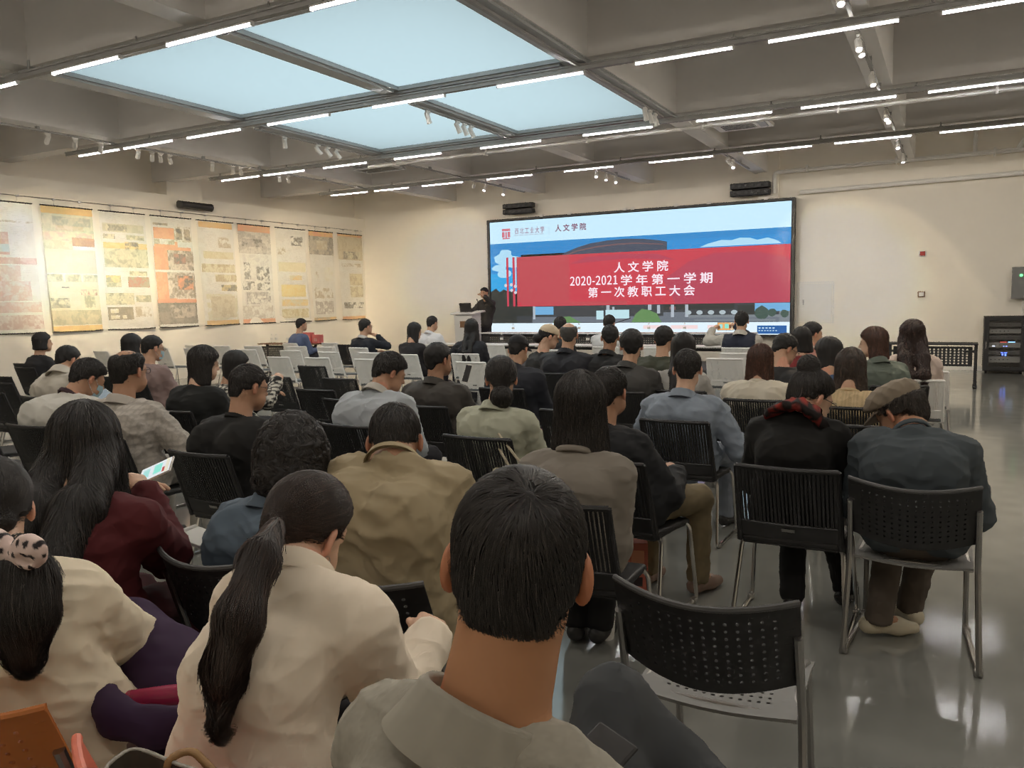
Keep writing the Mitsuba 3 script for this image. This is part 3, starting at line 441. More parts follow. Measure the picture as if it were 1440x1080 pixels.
def poster_color(p, n, uv):
    i = dr.floor(uv.x); x = uv.x - i; y = 1 - uv.y
    a = smoothstep(.42, .58, fbm(x * 9 + i * 9, y * 26, 0.0, 4)); b = smoothstep(.5, .62, noise(x * 34 + i * 7, y * 60))
    col = mix((.74, .71, .64), (.70, .66, .58), a * .6)
    line = (noise(x * 26 + i * 3, dr.floor(y * 150)) > .55) & (dr.floor(y * 150) * .5 - dr.floor(dr.floor(y * 150) * .5) > .25)
    col = dr.select(line & (x > .12) & (x < .88), col * .93, col)
    for k, L in enumerate(P_):
        for (x0, y0, x1, y1, c1, c2) in L:
            m = (i == k) & (x > x0) & (x < x1) & (y > y0) & (y < y1)
            col = dr.select(m, mix(mix(c1, c2, dr.clip(a * .75 + b * .35, 0, 1)), (.70, .66, .56), .34), col)
    return col
scene['mat_poster'] = princ(proc(poster_color), .65, spec=.3)
rail = thing('hanging_rail', 'thin wire rail along the left wall above the posters', 'rail')
part(rail, 'wire', cyl((XL + .03, 6.5, 3.79), (XL + .03, YB - .1, 3.79), .006, 6), 'steel')
part(rail, 'bracket', cat_([box(XL, XL + .035, y - .015, y + .015, 3.775, 3.805) for y in np.arange(6.7, 19.2, 1.24)]), 'steel')
plab = ['pale poster with pink pictures, leftmost and cut by the frame edge', 'olive and cream poster with orange bands and a dark red block', 'white poster with grey green car pictures and a brown panel', 'poster with large orange areas and excavator pictures over a dark block', 'cream poster with a yellow top band, right of the excavator poster',
        'poster with grey drawings between orange bands at top and bottom', 'pale poster with yellow glowing blocks in its lower half', 'pale poster with a dark photo under its orange top band', 'cream poster nearest the back corner with brown pictures']
PYS = [(8.32, 9.42), (9.59, 10.66), (10.81, 11.89), (12.03, 13.11), (13.27, 14.36), (14.5, 15.57), (15.76, 16.86), (17.0, 17.98), (18.18, 19.27)]
for k, (y0, y1) in enumerate(PYS):
    z0, z1 = (1.2, 3.66)
    t = thing('poster', plab[k], 'poster', 'hanging posters on the left wall')
    nu, nv = 8, 14; r = random.Random(k); v, uvs = [], []
    ph = r.uniform(0, 6)
    for j in range(nv + 1):
        for i in range(nu + 1):
            a, b = i / nu, j / nv
            v.append((XL + .035 + .012 * math.sin(3.1 * a + ph) * (1 - b) + .03 * (1 - b) ** 3 * math.sin(2 * a + ph), y0 + a * (y1 - y0) + .06 * (1 - b) ** 1.5, z0 + b * (z1 - z0))); uvs.append((k + min(max(a, .002), .998), b))
    f = [q for j in range(nv) for i in range(nu) for q in ((j * (nu + 1) + i, (j + 1) * (nu + 1) + i + 1, j * (nu + 1) + i + 1), (j * (nu + 1) + i, (j + 1) * (nu + 1) + i, (j + 1) * (nu + 1) + i + 1))]
    m = trimesh.Trimesh(v, f, process=False)
    if m.face_normals[0][0] < 0: m.invert()
    part(t, 'sheet', m, 'poster', True, uv=np.array(uvs))
    part(t, 'top_bar', cyl((XL + .035, y0 - .01, z1), (XL + .035, y1 + .01, z1), .012, 8), 'black_matte')
    part(t, 'bottom_bar', cyl((v[0][0], y0 + .05, z0), (v[nu][0], y1 + .07, z0 + .0), .011, 8), 'slate_plastic')
    for yy in (y0 + .27, y1 - .27): part(t, 'hook', cat_([cyl((XL + .03, yy, 3.79), (XL + .035, yy, z1), .004, 6), box(XL + .015, XL + .045, yy - .015, yy + .015, 3.765, 3.8)]), 'steel')
# ================================================================ distance fields and their surfaces, for people, hair and clothes
def field(lo, hi, h):
    ax = [np.arange(lo[i], hi[i] + h, h, dtype=np.float32) for i in range(3)]
    g = np.stack(np.meshgrid(*ax, indexing='ij'), -1)
    return g.reshape(-1, 3), g.shape[:3]
def sph(P, c, r): return np.linalg.norm(P - np.float32(c), axis=1) - np.float32(r)
def ell(P, c, r):
    q = (P - np.float32(c)) / np.float32(r); k0 = np.sqrt((q * q).sum(1)); q /= np.float32(r); k1 = np.sqrt((q * q).sum(1))
    return k0 * (k0 - 1) / np.maximum(k1, 1e-6)
def cone(P, a, b, ra, rb, flat=None):
    """tapered capsule; flat=(sx, sy, sz) squeezes it along the axes"""
    a, b = np.float32(a), np.float32(b)
    s = np.float32((1, 1, 1) if flat is None else flat)
    q, d = (P - a) / s, (b - a) / s
    t = np.clip(q @ d / max(float(d @ d), 1e-9), 0, 1)
    return (np.linalg.norm(q - t[:, None] * d, axis=1) - (ra + (rb - ra) * t)) * np.float32(min(s))
def smin(a, b, k):
    h = np.clip(.5 + .5 * (b - a) / k, 0, 1); return b + (a - b) * h - k * h * (1 - h)
def smax(a, b, k): return -smin(-a, -b, k)
def sstep(a, b, x):
    t = np.clip((x - a) / (b - a), 0, 1); return t * t * (3 - 2 * t)
_CE = [(a, b) for a in range(8) for b in range(a + 1, 8) if bin(a ^ b).count('1') == 1]
_CO = np.array([[(c >> 2) & 1, (c >> 1) & 1, c & 1] for c in range(8)])
def nets(D, lo, h):
    """naive surface nets: the zero surface of the samples D as a trimesh"""
    s = D < 0
    cnt = sum(s[o[0]:D.shape[0] - 1 + o[0], o[1]:D.shape[1] - 1 + o[1], o[2]:D.shape[2] - 1 + o[2]].astype(np.int8) for o in _CO)
    cell = np.argwhere((cnt > 0) & (cnt < 8))
    if len(cell) == 0: return trimesh.Trimesh()
    idx = np.full(cnt.shape, -1, np.int64); idx[tuple(cell.T)] = np.arange(len(cell))
    val = np.stack([D[tuple((cell + o).T)] for o in _CO], 1)
    acc = np.zeros((len(cell), 3)); num = np.zeros((len(cell), 1))
    for a, b in _CE:
        va, vb = val[:, a], val[:, b]; m = (va < 0) != (vb < 0)
        t = np.where(m, va / np.where(m, va - vb, 1), 0)[:, None]
        acc += np.where(m[:, None], _CO[a] + t * (_CO[b] - _CO[a]), 0); num += m[:, None]
    v = (cell + acc / num) * h + np.asarray(lo)
    faces = []
    for ax in range(3):
        u, w = (ax + 1) % 3, (ax + 2) % 3
        s0 = np.take(s, range(D.shape[ax] - 1), ax); s1 = np.take(s, range(1, D.shape[ax]), ax)
        e = np.argwhere(s0 != s1)
        ok = (e[:, u] > 0) & (e[:, w] > 0) & (e[:, u] < D.shape[u] - 1) & (e[:, w] < D.shape[w] - 1); e = e[ok]
        q = []
        for du, dw in ((1, 1), (0, 1), (0, 0), (1, 0)):
            c = e.copy(); c[:, u] -= du; c[:, w] -= dw; q.append(idx[tuple(c.T)])
        q = np.stack(q, 1); ins = s[tuple(e.T)]
        q = np.where(ins[:, None], q, q[:, ::-1])
        q = q[(q >= 0).all(1)]; faces.append(q)
    q = np.vstack(faces)
    return trimesh.Trimesh(v, np.vstack([q[:, [0, 1, 2]], q[:, [0, 2, 3]]]), process=False)
def mesh_of(fn, lo, hi, h):
    P, sh = field(lo, hi, h)
    return nets(fn(P).reshape(sh).astype(np.float64), lo, h)
def vnormals(m):
    v, f = np.asarray(m.vertices), np.asarray(m.faces); n = np.zeros_like(v)
    c = np.cross(v[f[:, 1]] - v[f[:, 0]], v[f[:, 2]] - v[f[:, 0]])
    for k in range(3): np.add.at(n, f[:, k], c)
    return n / (np.linalg.norm(n, axis=1, keepdims=True) + 1e-12)
def grad(fn, P, e=.002):
    g = np.stack([fn(P + np.float32(np.eye(3)[k] * e)) - fn(P - np.float32(np.eye(3)[k] * e)) for k in range(3)], 1)
    return g / (np.linalg.norm(g, axis=1, keepdims=True) + 1e-9)
def strands(fn, mesh, n, flow, steps, step, seed, w0=.0011, lift=(.0005, .004), keep=None, free=0):
    """hair lying on the surface of a distance field: thin three-sided ribbons that follow flow(p, normal)"""
    r = np.random.default_rng(seed)
    v, f = np.asarray(mesh.vertices), np.asarray(mesh.faces)
    a = np.linalg.norm(np.cross(v[f[:, 1]] - v[f[:, 0]], v[f[:, 2]] - v[f[:, 0]]), axis=1); cs = np.cumsum(a) / a.sum()
    k = np.searchsorted(cs, r.random(n * 2)); b = r.dirichlet((1, 1, 1), n * 2)
    p = np.einsum('nk,nkd->nd', b, v[f[k]])
    if keep is not None: p = p[keep(p)]
    p = p[:n].astype(np.float32); m = len(p)
    off = r.uniform(lift[0], lift[1], m)[:, None].astype(np.float32); jit = r.normal(0, .16, (m, 3)).astype(np.float32)
    pts = []
    for s in range(steps + 1):
        g = grad(fn, p).astype(np.float32); d = fn(p)[:, None]
        p = p - g * (d - off * (.35 + .65 * s / steps)) if s <= steps - free else p
        pts.append(p)
        t = flow(p, g) + jit * .6; t = t - g * (t * g).sum(1, keepdims=True); t /= np.linalg.norm(t, axis=1, keepdims=True) + 1e-9
        p = p + t * np.float32(step) * (r.uniform(.75, 1.2, (m, 1)).astype(np.float32) if s == 0 else 1)
    L = np.stack(pts, 1).astype(np.float64)                     # m, steps+1, 3
    tan = np.gradient(L, axis=1); tan /= np.linalg.norm(tan, axis=2, keepdims=True) + 1e-9
    nn = np.repeat(grad(fn, L[:, 0].astype(np.float32))[:, None], steps + 1, 1)
    side = np.cross(tan, nn); side /= np.linalg.norm(side, axis=2, keepdims=True) + 1e-9
    w = (w0 * np.linspace(1, .35, steps + 1))[None, :, None]
    V = np.stack([L + side * w, L + nn * w * .8, L - side * w], 2).reshape(-1, 3)
    base = (np.arange(m)[:, None, None] * (steps + 1) + np.arange(steps)[None, :, None]) * 3 + np.array([0, 1])[None, None, :]
    base = base.reshape(-1)
    F = np.vstack([np.stack([base, base + 1, base + 3], 1), np.stack([base + 1, base + 4, base + 3], 1)])
    return trimesh.Trimesh(V, F, process=False)

# ---------------------------------------------------------------- hands: palm, four fingers of unequal length, thumb at the side
def hand_sdf(P, curl):
    c1, c2, c3 = [math.radians(x) for x in curl]
    d = smin(cone(P, (0, -.02, 0), (0, .03, 0), .026, .030, (1, 1, .62)), cone(P, (-.026, .05, 0), (.026, .046, 0), .022, .020, (1, 1, .62)), .02)
    d = smin(d, cone(P, (-.026, .078, .002), (.028, .072, .002), .014, .012), .016)
    for x, y, l, r in ((-.029, .083, (.042, .026, .021), .0094), (-.010, .088, (.047, .030, .022), .0098), (.010, .085, (.043, .028, .021), .0093), (.028, .077, (.033, .021, .019), .0080)):
        p = np.array([x, y, 0.0]); a = 0.0; sx = x * 1.2
        for q, (ll, c) in enumerate(zip(l, (c1, c2, c3))):
            a += c; e = p + ll * np.array([sx * (1 - q * .3), math.cos(a), -math.sin(a)])
            d = smin(d, cone(P, p, e, r * (1 - .1 * q), r * (.92 - .1 * q)), .006 if q else .008); p = e
    d = smin(d, cone(P, (-.018, .018, -.006), (-.046, .050, -.016), .016, .0125), .014)
    d = smin(d, cone(P, (-.046, .050, -.016), (-.056, .080, -.024), .0115, .0098), .006)
    return smin(d, cone(P, (-.056, .080, -.024), (-.046, .104, -.032), .0098, .0075), .005)
_hands = {}
def hand_mesh(pose, fine):
    key = (pose, fine)
    if key not in _hands:
        curl = {'relaxed': (22, 32, 22), 'hold': (48, 58, 34), 'flat': (8, 12, 8), 'point': (38, 62, 40)}[pose]
        _hands[key] = mesh_of(lambda P: hand_sdf(P, curl), (-.085, -.04, -.11), (.06, .20, .04), .0038 if fine else .0062)
    return _hands[key]

# ---------------------------------------------------------------- heads
def head_sdf(P, fem=False, ear=1.0, detail=True):
    d = smin(ell(P, (0, -.012, .032), (.076, .097, .090)), ell(P, (0, .022, -.030), (.061, .074, .080)), .03)
    d = smin(d, cone(P, (0, .030, -.058), (0, .064, -.092), .045, .024 if fem else .029), .03)
    d = smin(d, cone(P, (-.026, .052, -.064), (.026, .052, -.064), .034, .034), .03)
    d = smin(d, ell(P, (0, -.035, -.035), (.062, .060, .060)), .03)
    if detail:
        d = smin(d, cone(P, (-.034, .080, .020), (.034, .080, .020), .011, .011), .018)
        d = smax(d, -sph(np.abs(P * np.float32((1, 0, 0))) + P * np.float32((0, 1, 1)), (.032, .104, .003), .017), .012)
        d = smin(d, sph(np.abs(P * np.float32((1, 0, 0))) + P * np.float32((0, 1, 1)), (.031, .082, .003), .0125), .004)
        d = smin(d, cone(P, (0, .092, .012), (0, .109, -.025), .0065, .0115), .012)
        d = smin(d, cone(P, (-.011, .098, -.028), (.011, .098, -.028), .0075, .0075), .006)
        d = smin(d, ell(P, (0, .090, -.053), (.021, .010, .0062)), .006); d = smin(d, ell(P, (0, .088, -.0635), (.018, .010, .0066)), .006)
    for s in (-1, 1):
        q = (P - np.float32((s * (.075 + .008 * ear), -.008, -.004))) @ np.float32(rotz(s * .45) @ rotx(-.18))
        e = ell(q, (0, 0, 0), (.0095 * ear, .0185 * ear, .032 * min(ear, 1.15))); e = smax(e, -ell(q, (s * .010, .005, -.002), (.0085, .010, .018)), .006)
        d = smin(d, e, .008)
    return d
def cap_sdf(q): return smin(smin(ell(q, (0, -.012, .032), (.076, .097, .090)), ell(q, (0, -.035, -.035), (.066, .064, .060)), .03), ell(q, (0, .02, -.02), (.066, .06, .07)), .02)
# ================================================================ people
SKIN = {'a': (.50, .30, .20), 'b': (.42, .235, .15), 'c': (.58, .37, .26), 'd': (.34, .185, .115)}
HAIRC = {'black': (.011, .010, .010), 'soft': (.020, .017, .015), 'brown': (.050, .026, .018), 'red': (.040, .018, .012), 'grey': (.05, .048, .045)}
def ik(S, Wt, l1, l2, pole):
    S, Wt = np.asarray(S, float), np.asarray(Wt, float); d = Wt - S; L = np.linalg.norm(d); u = d / L
    if L > (l1 + l2) * .985: Wt = S + u * (l1 + l2) * .985; L = (l1 + l2) * .985
    a = (l1 * l1 - l2 * l2 + L * L) / (2 * L); hgt = math.sqrt(max(l1 * l1 - a * a, 0))
    p = np.asarray(pole, float); p = p - u * (p @ u); p /= np.linalg.norm(p)
    return S + u * a + p * hgt, Wt
ARMS = {'lap': ((-.09, .30, .68), (.09, .32, .68)), 'knees': ((-.15, .36, .66), (.15, .36, .66)), 'phone': ((-.05, .30, .84), (.06, .29, .82)), 'desk': ((-.14, .36, .80), (.14, .36, .80)), 'cross': ((.10, .22, .86), (-.10, .24, .82)),
        'side': ((-.24, .16, .64), (.24, .16, .64)), 'chin': ((-.10, .28, .72), (.05, .20, 1.02))}
def strand_color(st, hc):
    n = len(st.vertices); r = np.random.default_rng(n); k = r.lognormal(.05, .6, n // 15 + 1)
    return np.clip(np.asarray(hc) * np.repeat(k, 15)[:n, None] * np.array([1.1, 1.0, .92]) + .004, 0, 1)
def person(head, hip, label, yaw=0, hy=0, hp=8, hr=0, fem=False, hs=1.06, b=1.0, sw=None, slouch=.03, top='shirt', col=(.3, .3, .3), off=.016, sleeve=1.0, wr=.006, collar=None, collar_col=None, pat=None, pants=(.02, .02, .025),
           rel=None, hair='short', hairc='black', hopt={}, skin='a', arms='lap', poles=None, hands='relaxed', legs='sit', shoe=(.02, .02, .02), near=0, extra=(), hipz=.575, ear=1.0, tilt=0.0, twist=0, seed=None, neckr=.056, group=None, nb=None, ns=(0, 0, 0), croll=0, cshift=(0, 0, 0), neck=None, sdrop=.075):
    key = thing('person', label, 'person', group)
    seed = len([k for k in labels if k.startswith('person')]) if seed is None else seed
    rs = np.random.default_rng(seed)
    if rel is not None: hy = -(math.degrees(math.atan2(head[0], head[1])) + rel) - yaw
    yr = math.radians(yaw); Rw = rotz(yr); org = np.array([hip[0], hip[1], 0.0])
    hl = Rw.T @ (np.asarray(head, float) - org)
    Rh = rotz(math.radians(hy)) @ rotx(-math.radians(hp)) @ roty(math.radians(hr)); Rh32 = np.float32(Rh); hl32 = np.float32(hl)
    toh = lambda P: (P - hl32) @ Rh32 / np.float32(hs)
    frh = lambda q: hl + Rh @ (np.asarray(q, float) * hs)
    npch = math.radians(hp * .55 + 10 if nb is None else nb)
    N = hl - hs * (.185 * np.array([math.sin(math.radians(hr)) * .6, math.sin(npch), math.cos(npch)]) + np.array([0, .022, 0])) + np.array(ns)
    if neck is not None:
        dn_ = Rw.T @ (np.asarray(neck, float) - org) - hl; ln_ = np.linalg.norm(dn_); N = hl + dn_ / ln_ * min(max(ln_, .12 * hs), .205 * hs)
    if 'tail' in hopt: hopt = {**hopt, 'tail': [Rw.T @ (np.asarray(p_, float) - org) for p_ in hopt['tail']]}
    H0 = np.array([0, 0, hipz]); sw = (.175 if fem else .20) * (b ** .5) if sw is None else sw
    Cc = H0 + (N - H0) * .66 + np.array([0, -.03 - slouch, 0]); Wc = H0 + (N - H0) * .30 + np.array([0, -.02 - slouch * .8, 0])
    Rt = rotz(math.radians(twist)); sax = Rt @ np.array([1.0, 0, 0]); tz = np.array([0, 0, tilt])
    SH = {s: N + s * sax * sw + np.array([0, .0, -sdrop]) + s * tz for s in (-1, 1)}
    aw = ARMS[arms] if isinstance(arms, str) else arms
    poles = poles or ((-.55, -.5, -.6), (.55, -.5, -.6))
    EL, WR = {}, {}
    sc_ = 1.04 if not fem else .97
    for s, wt, po in ((-1, aw[0], poles[0]), (1, aw[1], poles[1])): EL[s], WR[s] = ik(SH[s], wt, .285 * sc_, .255 * sc_, po)
    fw = (.088 if fem else .098) * b
    def torso(P, o=0.0, sl=1.0, armo=None, cuff=.0):
        armo = o if armo is None else armo
        d = None
        for s in (-1, 1):
            a = cone(P, H0 + (s * .085, 0, 0), Wc + s * sax * .068, .112 * b + o, fw + o)
            a = smin(a, cone(P, Wc + s * sax * .068, Cc + s * sax * (sw - .115), fw + o, fw * 1.06 + o), .04)
            a = smin(a, cone(P, Cc + s * sax * (sw - .115), SH[s] - s * sax * .055 + (0, .005, -.012), fw * 1.06 + o, .066 + o), .05)
            a = smin(a, cone(P, N + s * sax * .02 + (0, -.012, -.012), SH[s] + (0, 0, .012), .052 + o * .6, .044 + o * .8), .05)
            d = a if d is None else smin(d, a, .05)
        for s in (-1, 1):
            e = SH[s] + (EL[s] - SH[s]) * min(sl * 2, 1)
            a = cone(P, SH[s], e, .055 * b ** .5 + armo, .045 * b ** .5 + armo + cuff * (sl <= .5))
            if sl > .5:
                w = EL[s] + (WR[s] - EL[s]) * min((sl - .5) * 2, .97)
                a = smin(a, cone(P, EL[s], w, .045 * b ** .5 + armo, .031 + armo * .9 + cuff), .03)
            d = smin(d, a, .035)
        return d
    def neckfn(P): return cone(P, frh((0, -.03, -.055)), N + (0, -.004, .0), neckr * hs, (neckr + .006) * hs, (1, 1.05, 1))
    # legs
    if legs == 'stand': K = {s: np.array([s * .09, .01, .50]) for s in (-1, 1)}; A = {s: np.array([s * .10, -.02, .09]) for s in (-1, 1)}
    elif legs == 'cross': K = {-1: np.array([-.10, .42, .50]), 1: np.array([.06, .46, .62])}; A = {-1: np.array([-.08, .44, .09]), 1: np.array([-.14, .66, .30])}
    elif isinstance(legs, dict): K, A = legs['K'], legs['A']
    else: K = {s: np.array([s * (.11 if fem else .15), .43, .525]) for s in (-1, 1)}; A = {s: np.array([s * (.10 if fem else .14), .40, .095]) for s in (-1, 1)}
    K = {s: np.asarray(v, float) for s, v in K.items()}; A = {s: np.asarray(v, float) for s, v in A.items()}
    def leg(P, o=0.0):
        d = None
        for s in (-1, 1):
            a = smin(cone(P, H0 + (s * .085, .02, -.005), K[s], .086 * b ** .5 + o, .060 + o), cone(P, K[s], A[s], .058 + o, .042 + o * 1.4), .03)
            d = a if d is None else smin(d, a, .02)
        return d
    foot = {s: A[s] + np.array([0, .02, -.045]) for s in (-1, 1)}; fdir = {s: rotz(math.radians(-s * 8)) @ np.array([0, 1.0, 0]) for s in (-1, 1)}
    if isinstance(legs, dict) and 'F' in legs: fdir = {s: np.asarray(legs['F'][s], float) for s in (-1, 1)}
    def body(P):
        d = smin(torso(P, -.012, armo=-.003), leg(P, -.010), .03); d = smin(d, neckfn(P), .035)
        for s in (-1, 1): d = smin(d, cone(P, A[s], foot[s] + fdir[s] * .12, .034, .024), .02)
        return d
    place = lambda m: xf(m, Rw, org)
    bb = np.vstack([H0, N, Cc, Wc, hl, *SH.values(), *EL.values(), *WR.values(), *K.values(), *A.values()])
    pad = .15
    sk = np.asarray(SKIN[skin] if isinstance(skin, str) else skin)
    # skin: body below, head and neck finer, hands finest; one surface
    lowm = mesh_of(body, np.minimum(bb.min(0) - pad, 9) * (1, 1, 0) + (0, 0, .02), np.r_[bb.max(0)[:2] + pad, N[2] + .03], (.021, .019, .016)[near])
    hres = (.0072, .0056, .0048)[near]
    up = lambda P: smin(smin(head_sdf(toh(P), fem, ear) * hs, neckfn(P), .022), torso(P, -.010), .03)
    r_ = .15 * hs; lo = np.minimum(hl - r_, N - (.11, .10, .05)); hi = hl + r_
    lo[2] = N[2] - .04; hi[0] = max(hi[0], N[0] + .11); hi[1] = max(hi[1], N[1] + .1)
    hm = mesh_of(up, lo, hi, hres)
    vh = np.asarray(hm.vertices); q = toh(np.float32(vh)); ch = vcol(hm, sk)
    lip = sstep(.024, .014, np.abs(q[:, 0])) * sstep(.016, .010, np.abs(q[:, 2] + .058)) * sstep(.082, .09, q[:, 1])
    ch = ch * (1 - .55 * lip[:, None] * np.array([.35, .75, .75])); redn = sstep(.074, .082, np.abs(q[:, 0])); ch *= 1 + redn[:, None] * np.array([.12, -.08, -.08])
    pieces, cols = [lowm, hm], [vcol(lowm, sk), ch]
    hp_ = (hands, hands) if isinstance(hands, str) else hands
    for s, hn in ((-1, hp_[0]), (1, hp_[1])):
        if hn is None: continue
        y = WR[s] - EL[s]; y /= np.linalg.norm(y); y = y + np.array([-s * .35, .12, .0]); y /= np.linalg.norm(y)
        z = np.array([s * .45, .1, 1.0]); z = z - y * (z @ y); z /= np.linalg.norm(z); x = np.cross(y, z)
        m = hand_mesh(hn, near > 0).copy(); v = np.asarray(m.vertices) * (.93 if fem else 1.02) * 1.03
        if s < 0: v = v * (-1, 1, 1); m.faces = np.asarray(m.faces)[:, ::-1]
        m.vertices = v @ np.stack([x, y, z]) + WR[s] + y * .012
        pieces.append(m); cols.append(vcol(m, sk * 1.05))
    bm = cat_([trimesh.Trimesh(np.asarray(m.vertices), np.asarray(m.faces), process=False) for m in pieces])
    scene[key] = mikit.ply(place(bm), 'mat_skin', True, color=np.clip(np.vstack(cols), 0, 1))
    # clothes ------------------------------------------------------------------
    def wrinkle(m, amp, f=1.0):
        if amp <= 0: return m
        v = np.asarray(m.vertices); n = vnormals(m); w = 0
        for k in range(3):
            Rk = np.linalg.qr(np.random.default_rng(seed * 7 + k).normal(size=(3, 3)) + np.array([[2, 0, 0], [0, 1, 0], [0, 0, 2]]))[0]
            q_ = (v @ Rk) * np.array([(5, 24, 17), (9, 17, 30), (4, 13, 19)][k]) * f + seed * 3.1 + k * 17
            w = w + (1, .5, .8)[k] * (1 - np.abs(2 * meshkit.noise(q_) - 1)) ** 3
        a = np.abs(meshkit.noise(v * np.array([10, 10, 17]) * f + seed * 3.1) - .5) * 2
        m.vertices = v + n * (amp * (.7 * a + 1.25 * w - 1.0))[:, None]; return m
    def ctop(m):
        v = np.asarray(m.vertices); c = vcol(m, col); w = v
        if pat == 'heather': c = c * (.90 + .2 * meshkit.noise(v * 260 + 5) * 1.0)[:, None] * (.94 + .12 * meshkit.noise(v * 60))[:, None]
        elif pat == 'check': g = (np.sin(v[:, 0] * 210) > .55) | (np.sin(v[:, 2] * 210) > .55); c = c * np.where(g, .84, 1.04)[:, None]
        elif pat == 'stripe': c = c * (.86 + .2 * (np.sin(v[:, 0] * 330) > 0))[:, None]
        elif pat == 'denim': c = c * (.82 + .36 * meshkit.fbm(v * 22, 3, seed))[:, None]
        elif pat == 'light_sleeve': c = np.where((np.abs(v[:, 0]) > sw * 1.02)[:, None], (.42, .40, .36), c)
        elif pat == 'maze': g = (np.sin(v[:, 0] * 120) * np.sin(v[:, 2] * 120) > .1); c = np.where(g[:, None], (.6, .58, .52), (.012, .012, .012))
        return np.clip(c, 0, 1)
    tz0 = hipz - (.10 if legs != 'stand' else .16)
    nax = (hl - N) / np.linalg.norm(hl - N); nplane = nax * .9 + np.array([0, .42, 1.0]) * .32; nplane /= np.linalg.norm(nplane); npt = N + nax * .022 - np.array([0, .02, 0])
    def shirt(P):
        d = torso(P, off, sleeve, cuff=.012 if sleeve <= .5 else 0.004)
        ax = nax; r = (P - np.float32(N)); r = np.linalg.norm(r - (r @ np.float32(ax))[:, None] * np.float32(ax), axis=1)
        d = smax(d, np.minimum((P - np.float32(npt)) @ np.float32(nplane), .088 * hs - r), .018)
        return np.maximum(d, tz0 - P[:, 2])
    lo_s = np.minimum.reduce([H0, Cc - (0, .03, 0), Wc - (0, .03, 0), N, *SH.values(), *EL.values(), *WR.values()]) - .14; hi_s = np.maximum.reduce([H0, Cc, N, *SH.values(), *EL.values(), *WR.values()]) + .14
    lo_s[2] = max(lo_s[2], tz0 - .03)
    sm = wrinkle(mesh_of(shirt, lo_s, hi_s, (.0165, .0112, .0072)[near]), wr)
    fmat = 'cloth' if near else 'smooth_cloth'
    tkey = part(key, top, place(sm), fmat, True, color=ctop(sm))
    pm = wrinkle(mesh_of(lambda P: np.maximum(smin(leg(P, .012), smin(cone(P, H0 + (-.06, 0, -.01), H0 + (.06, 0, -.01), .128 * b, .128 * b), 9, .01), .04), np.minimum.reduce([A[-1][2], A[1][2]]) - .03 - P[:, 2]),
        np.minimum(np.minimum(A[-1], A[1]), np.minimum(np.minimum(K[-1], K[1]), H0 - (.14, .07, .05))) - .1, np.maximum(np.maximum(A[-1], A[1]), np.maximum(np.maximum(K[-1], K[1]), H0 + (.14, .05, .02))) + .12, (.024, .017, .011)[near]), .005)
    part(key, 'trousers', place(pm), fmat, True, color=np.clip(vcol(pm, pants) * (.75 + .5 * meshkit.fbm(np.asarray(pm.vertices) * 20, 3, seed))[:, None], 0, 1))
    for s in (-1, 1):
        f0, fd = foot[s], fdir[s]
        def shoefn(P): return np.maximum(smin(cone(P, f0 - fd * .05 + (0, 0, .0), f0 + fd * .08, .045, .040, (1, 1, .95)), cone(P, f0 + fd * .08 + (0, 0, -.012), f0 + fd * .16 + (0, 0, -.016), .040, .030), .03), f0[2] - .05 - P[:, 2])
        part(key, 'shoe', place(mesh_of(shoefn, f0 - .25, f0 + .26, .0135 if near else .02)), 'leather', True, color=None if False else vcol(mesh_of(shoefn, f0 - .25, f0 + .26, .0135 if near else .02), shoe))
    # collar: a stand folded over, or a ribbed neckband
    if collar:
        na = nplane; na = roty(math.radians(croll)) @ na
        u = np.cross(np.array([0, 1.0, 0]), na); u /= np.linalg.norm(u); w = np.cross(na, u)
        ck, cs = (collar, 1.0) if isinstance(collar, str) else collar
        r0 = (neckr + .014) * hs
        if ck == 'fold': prof = [(.000, -.016), (-.001, .012), (.002, .026), (.008, .030), (.014, .024), (.024, -.004), (.033, -.022), (.028, -.024), (.018, -.006), (.008, .012), (.006, -.016)]
        elif ck == 'stand': prof = [(.0, -.02), (-.002, .018), (.002, .024), (.008, .02), (.010, -.02)]
        elif ck == 'scarf': prof = [(.0, -.02), (-.004, .02), (.008, .032), (.024, .026), (.045, .0), (.075, -.04), (.065, -.055), (.02, -.03)]
        else: prof = [(-.002, -.006), (-.003, .008), (.002, .013), (.008, .010), (.010, -.004), (.006, -.012)]
        n = 48 if near else 24; gap = .30 if ck in ('fold',) else 0.0
        ph = np.linspace(gap, 2 * math.pi - gap, n) + math.pi / 2
        V = []
        cpt = N + nax * .022 - np.array([0, .008, 0]) + np.array(cshift)
        for p_ in ph:
            back = .5 - .5 * math.sin(p_)                     # 1 at the nape
            for (dr_, dz) in prof:
                rr = r0 + dr_ * cs
                V.append(cpt + u * math.cos(p_) * rr + w * math.sin(p_) * rr * 1.04 + na * (dz * cs * (1.0 + .15 * back) - .018 * (1 - back)))
        k = len(prof); F = [t for i in range(n - 1) for j in range(k) for t in ((i * k + j, (i + 1) * k + j, (i + 1) * k + (j + 1) % k), (i * k + j, (i + 1) * k + (j + 1) % k, i * k + (j + 1) % k))]
        F += [(0, j, j + 1) for j in range(1, k - 1)] + [((n - 1) * k, (n - 1) * k + j + 1, (n - 1) * k + j) for j in range(1, k - 1)]
        cm = trimesh.Trimesh(V, F, process=False)
        if cm.volume < 0: cm.invert()
        cc = vcol(cm, collar_col if collar_col is not None else np.asarray(col) * 1.03)
        if ck == 'scarf':
            vv = np.asarray(cm.vertices); cm = wrinkle(cm.subdivide() if False else cm, .012, 1.6); g = meshkit.noise(np.asarray(cm.vertices) * 95) > .56; cc = np.where(g[:, None], (.22, .022, .015), (.015, .012, .012))
        elif pat == 'heather': cc = cc * (.9 + .2 * meshkit.noise(np.asarray(cm.vertices) * 260))[:, None]
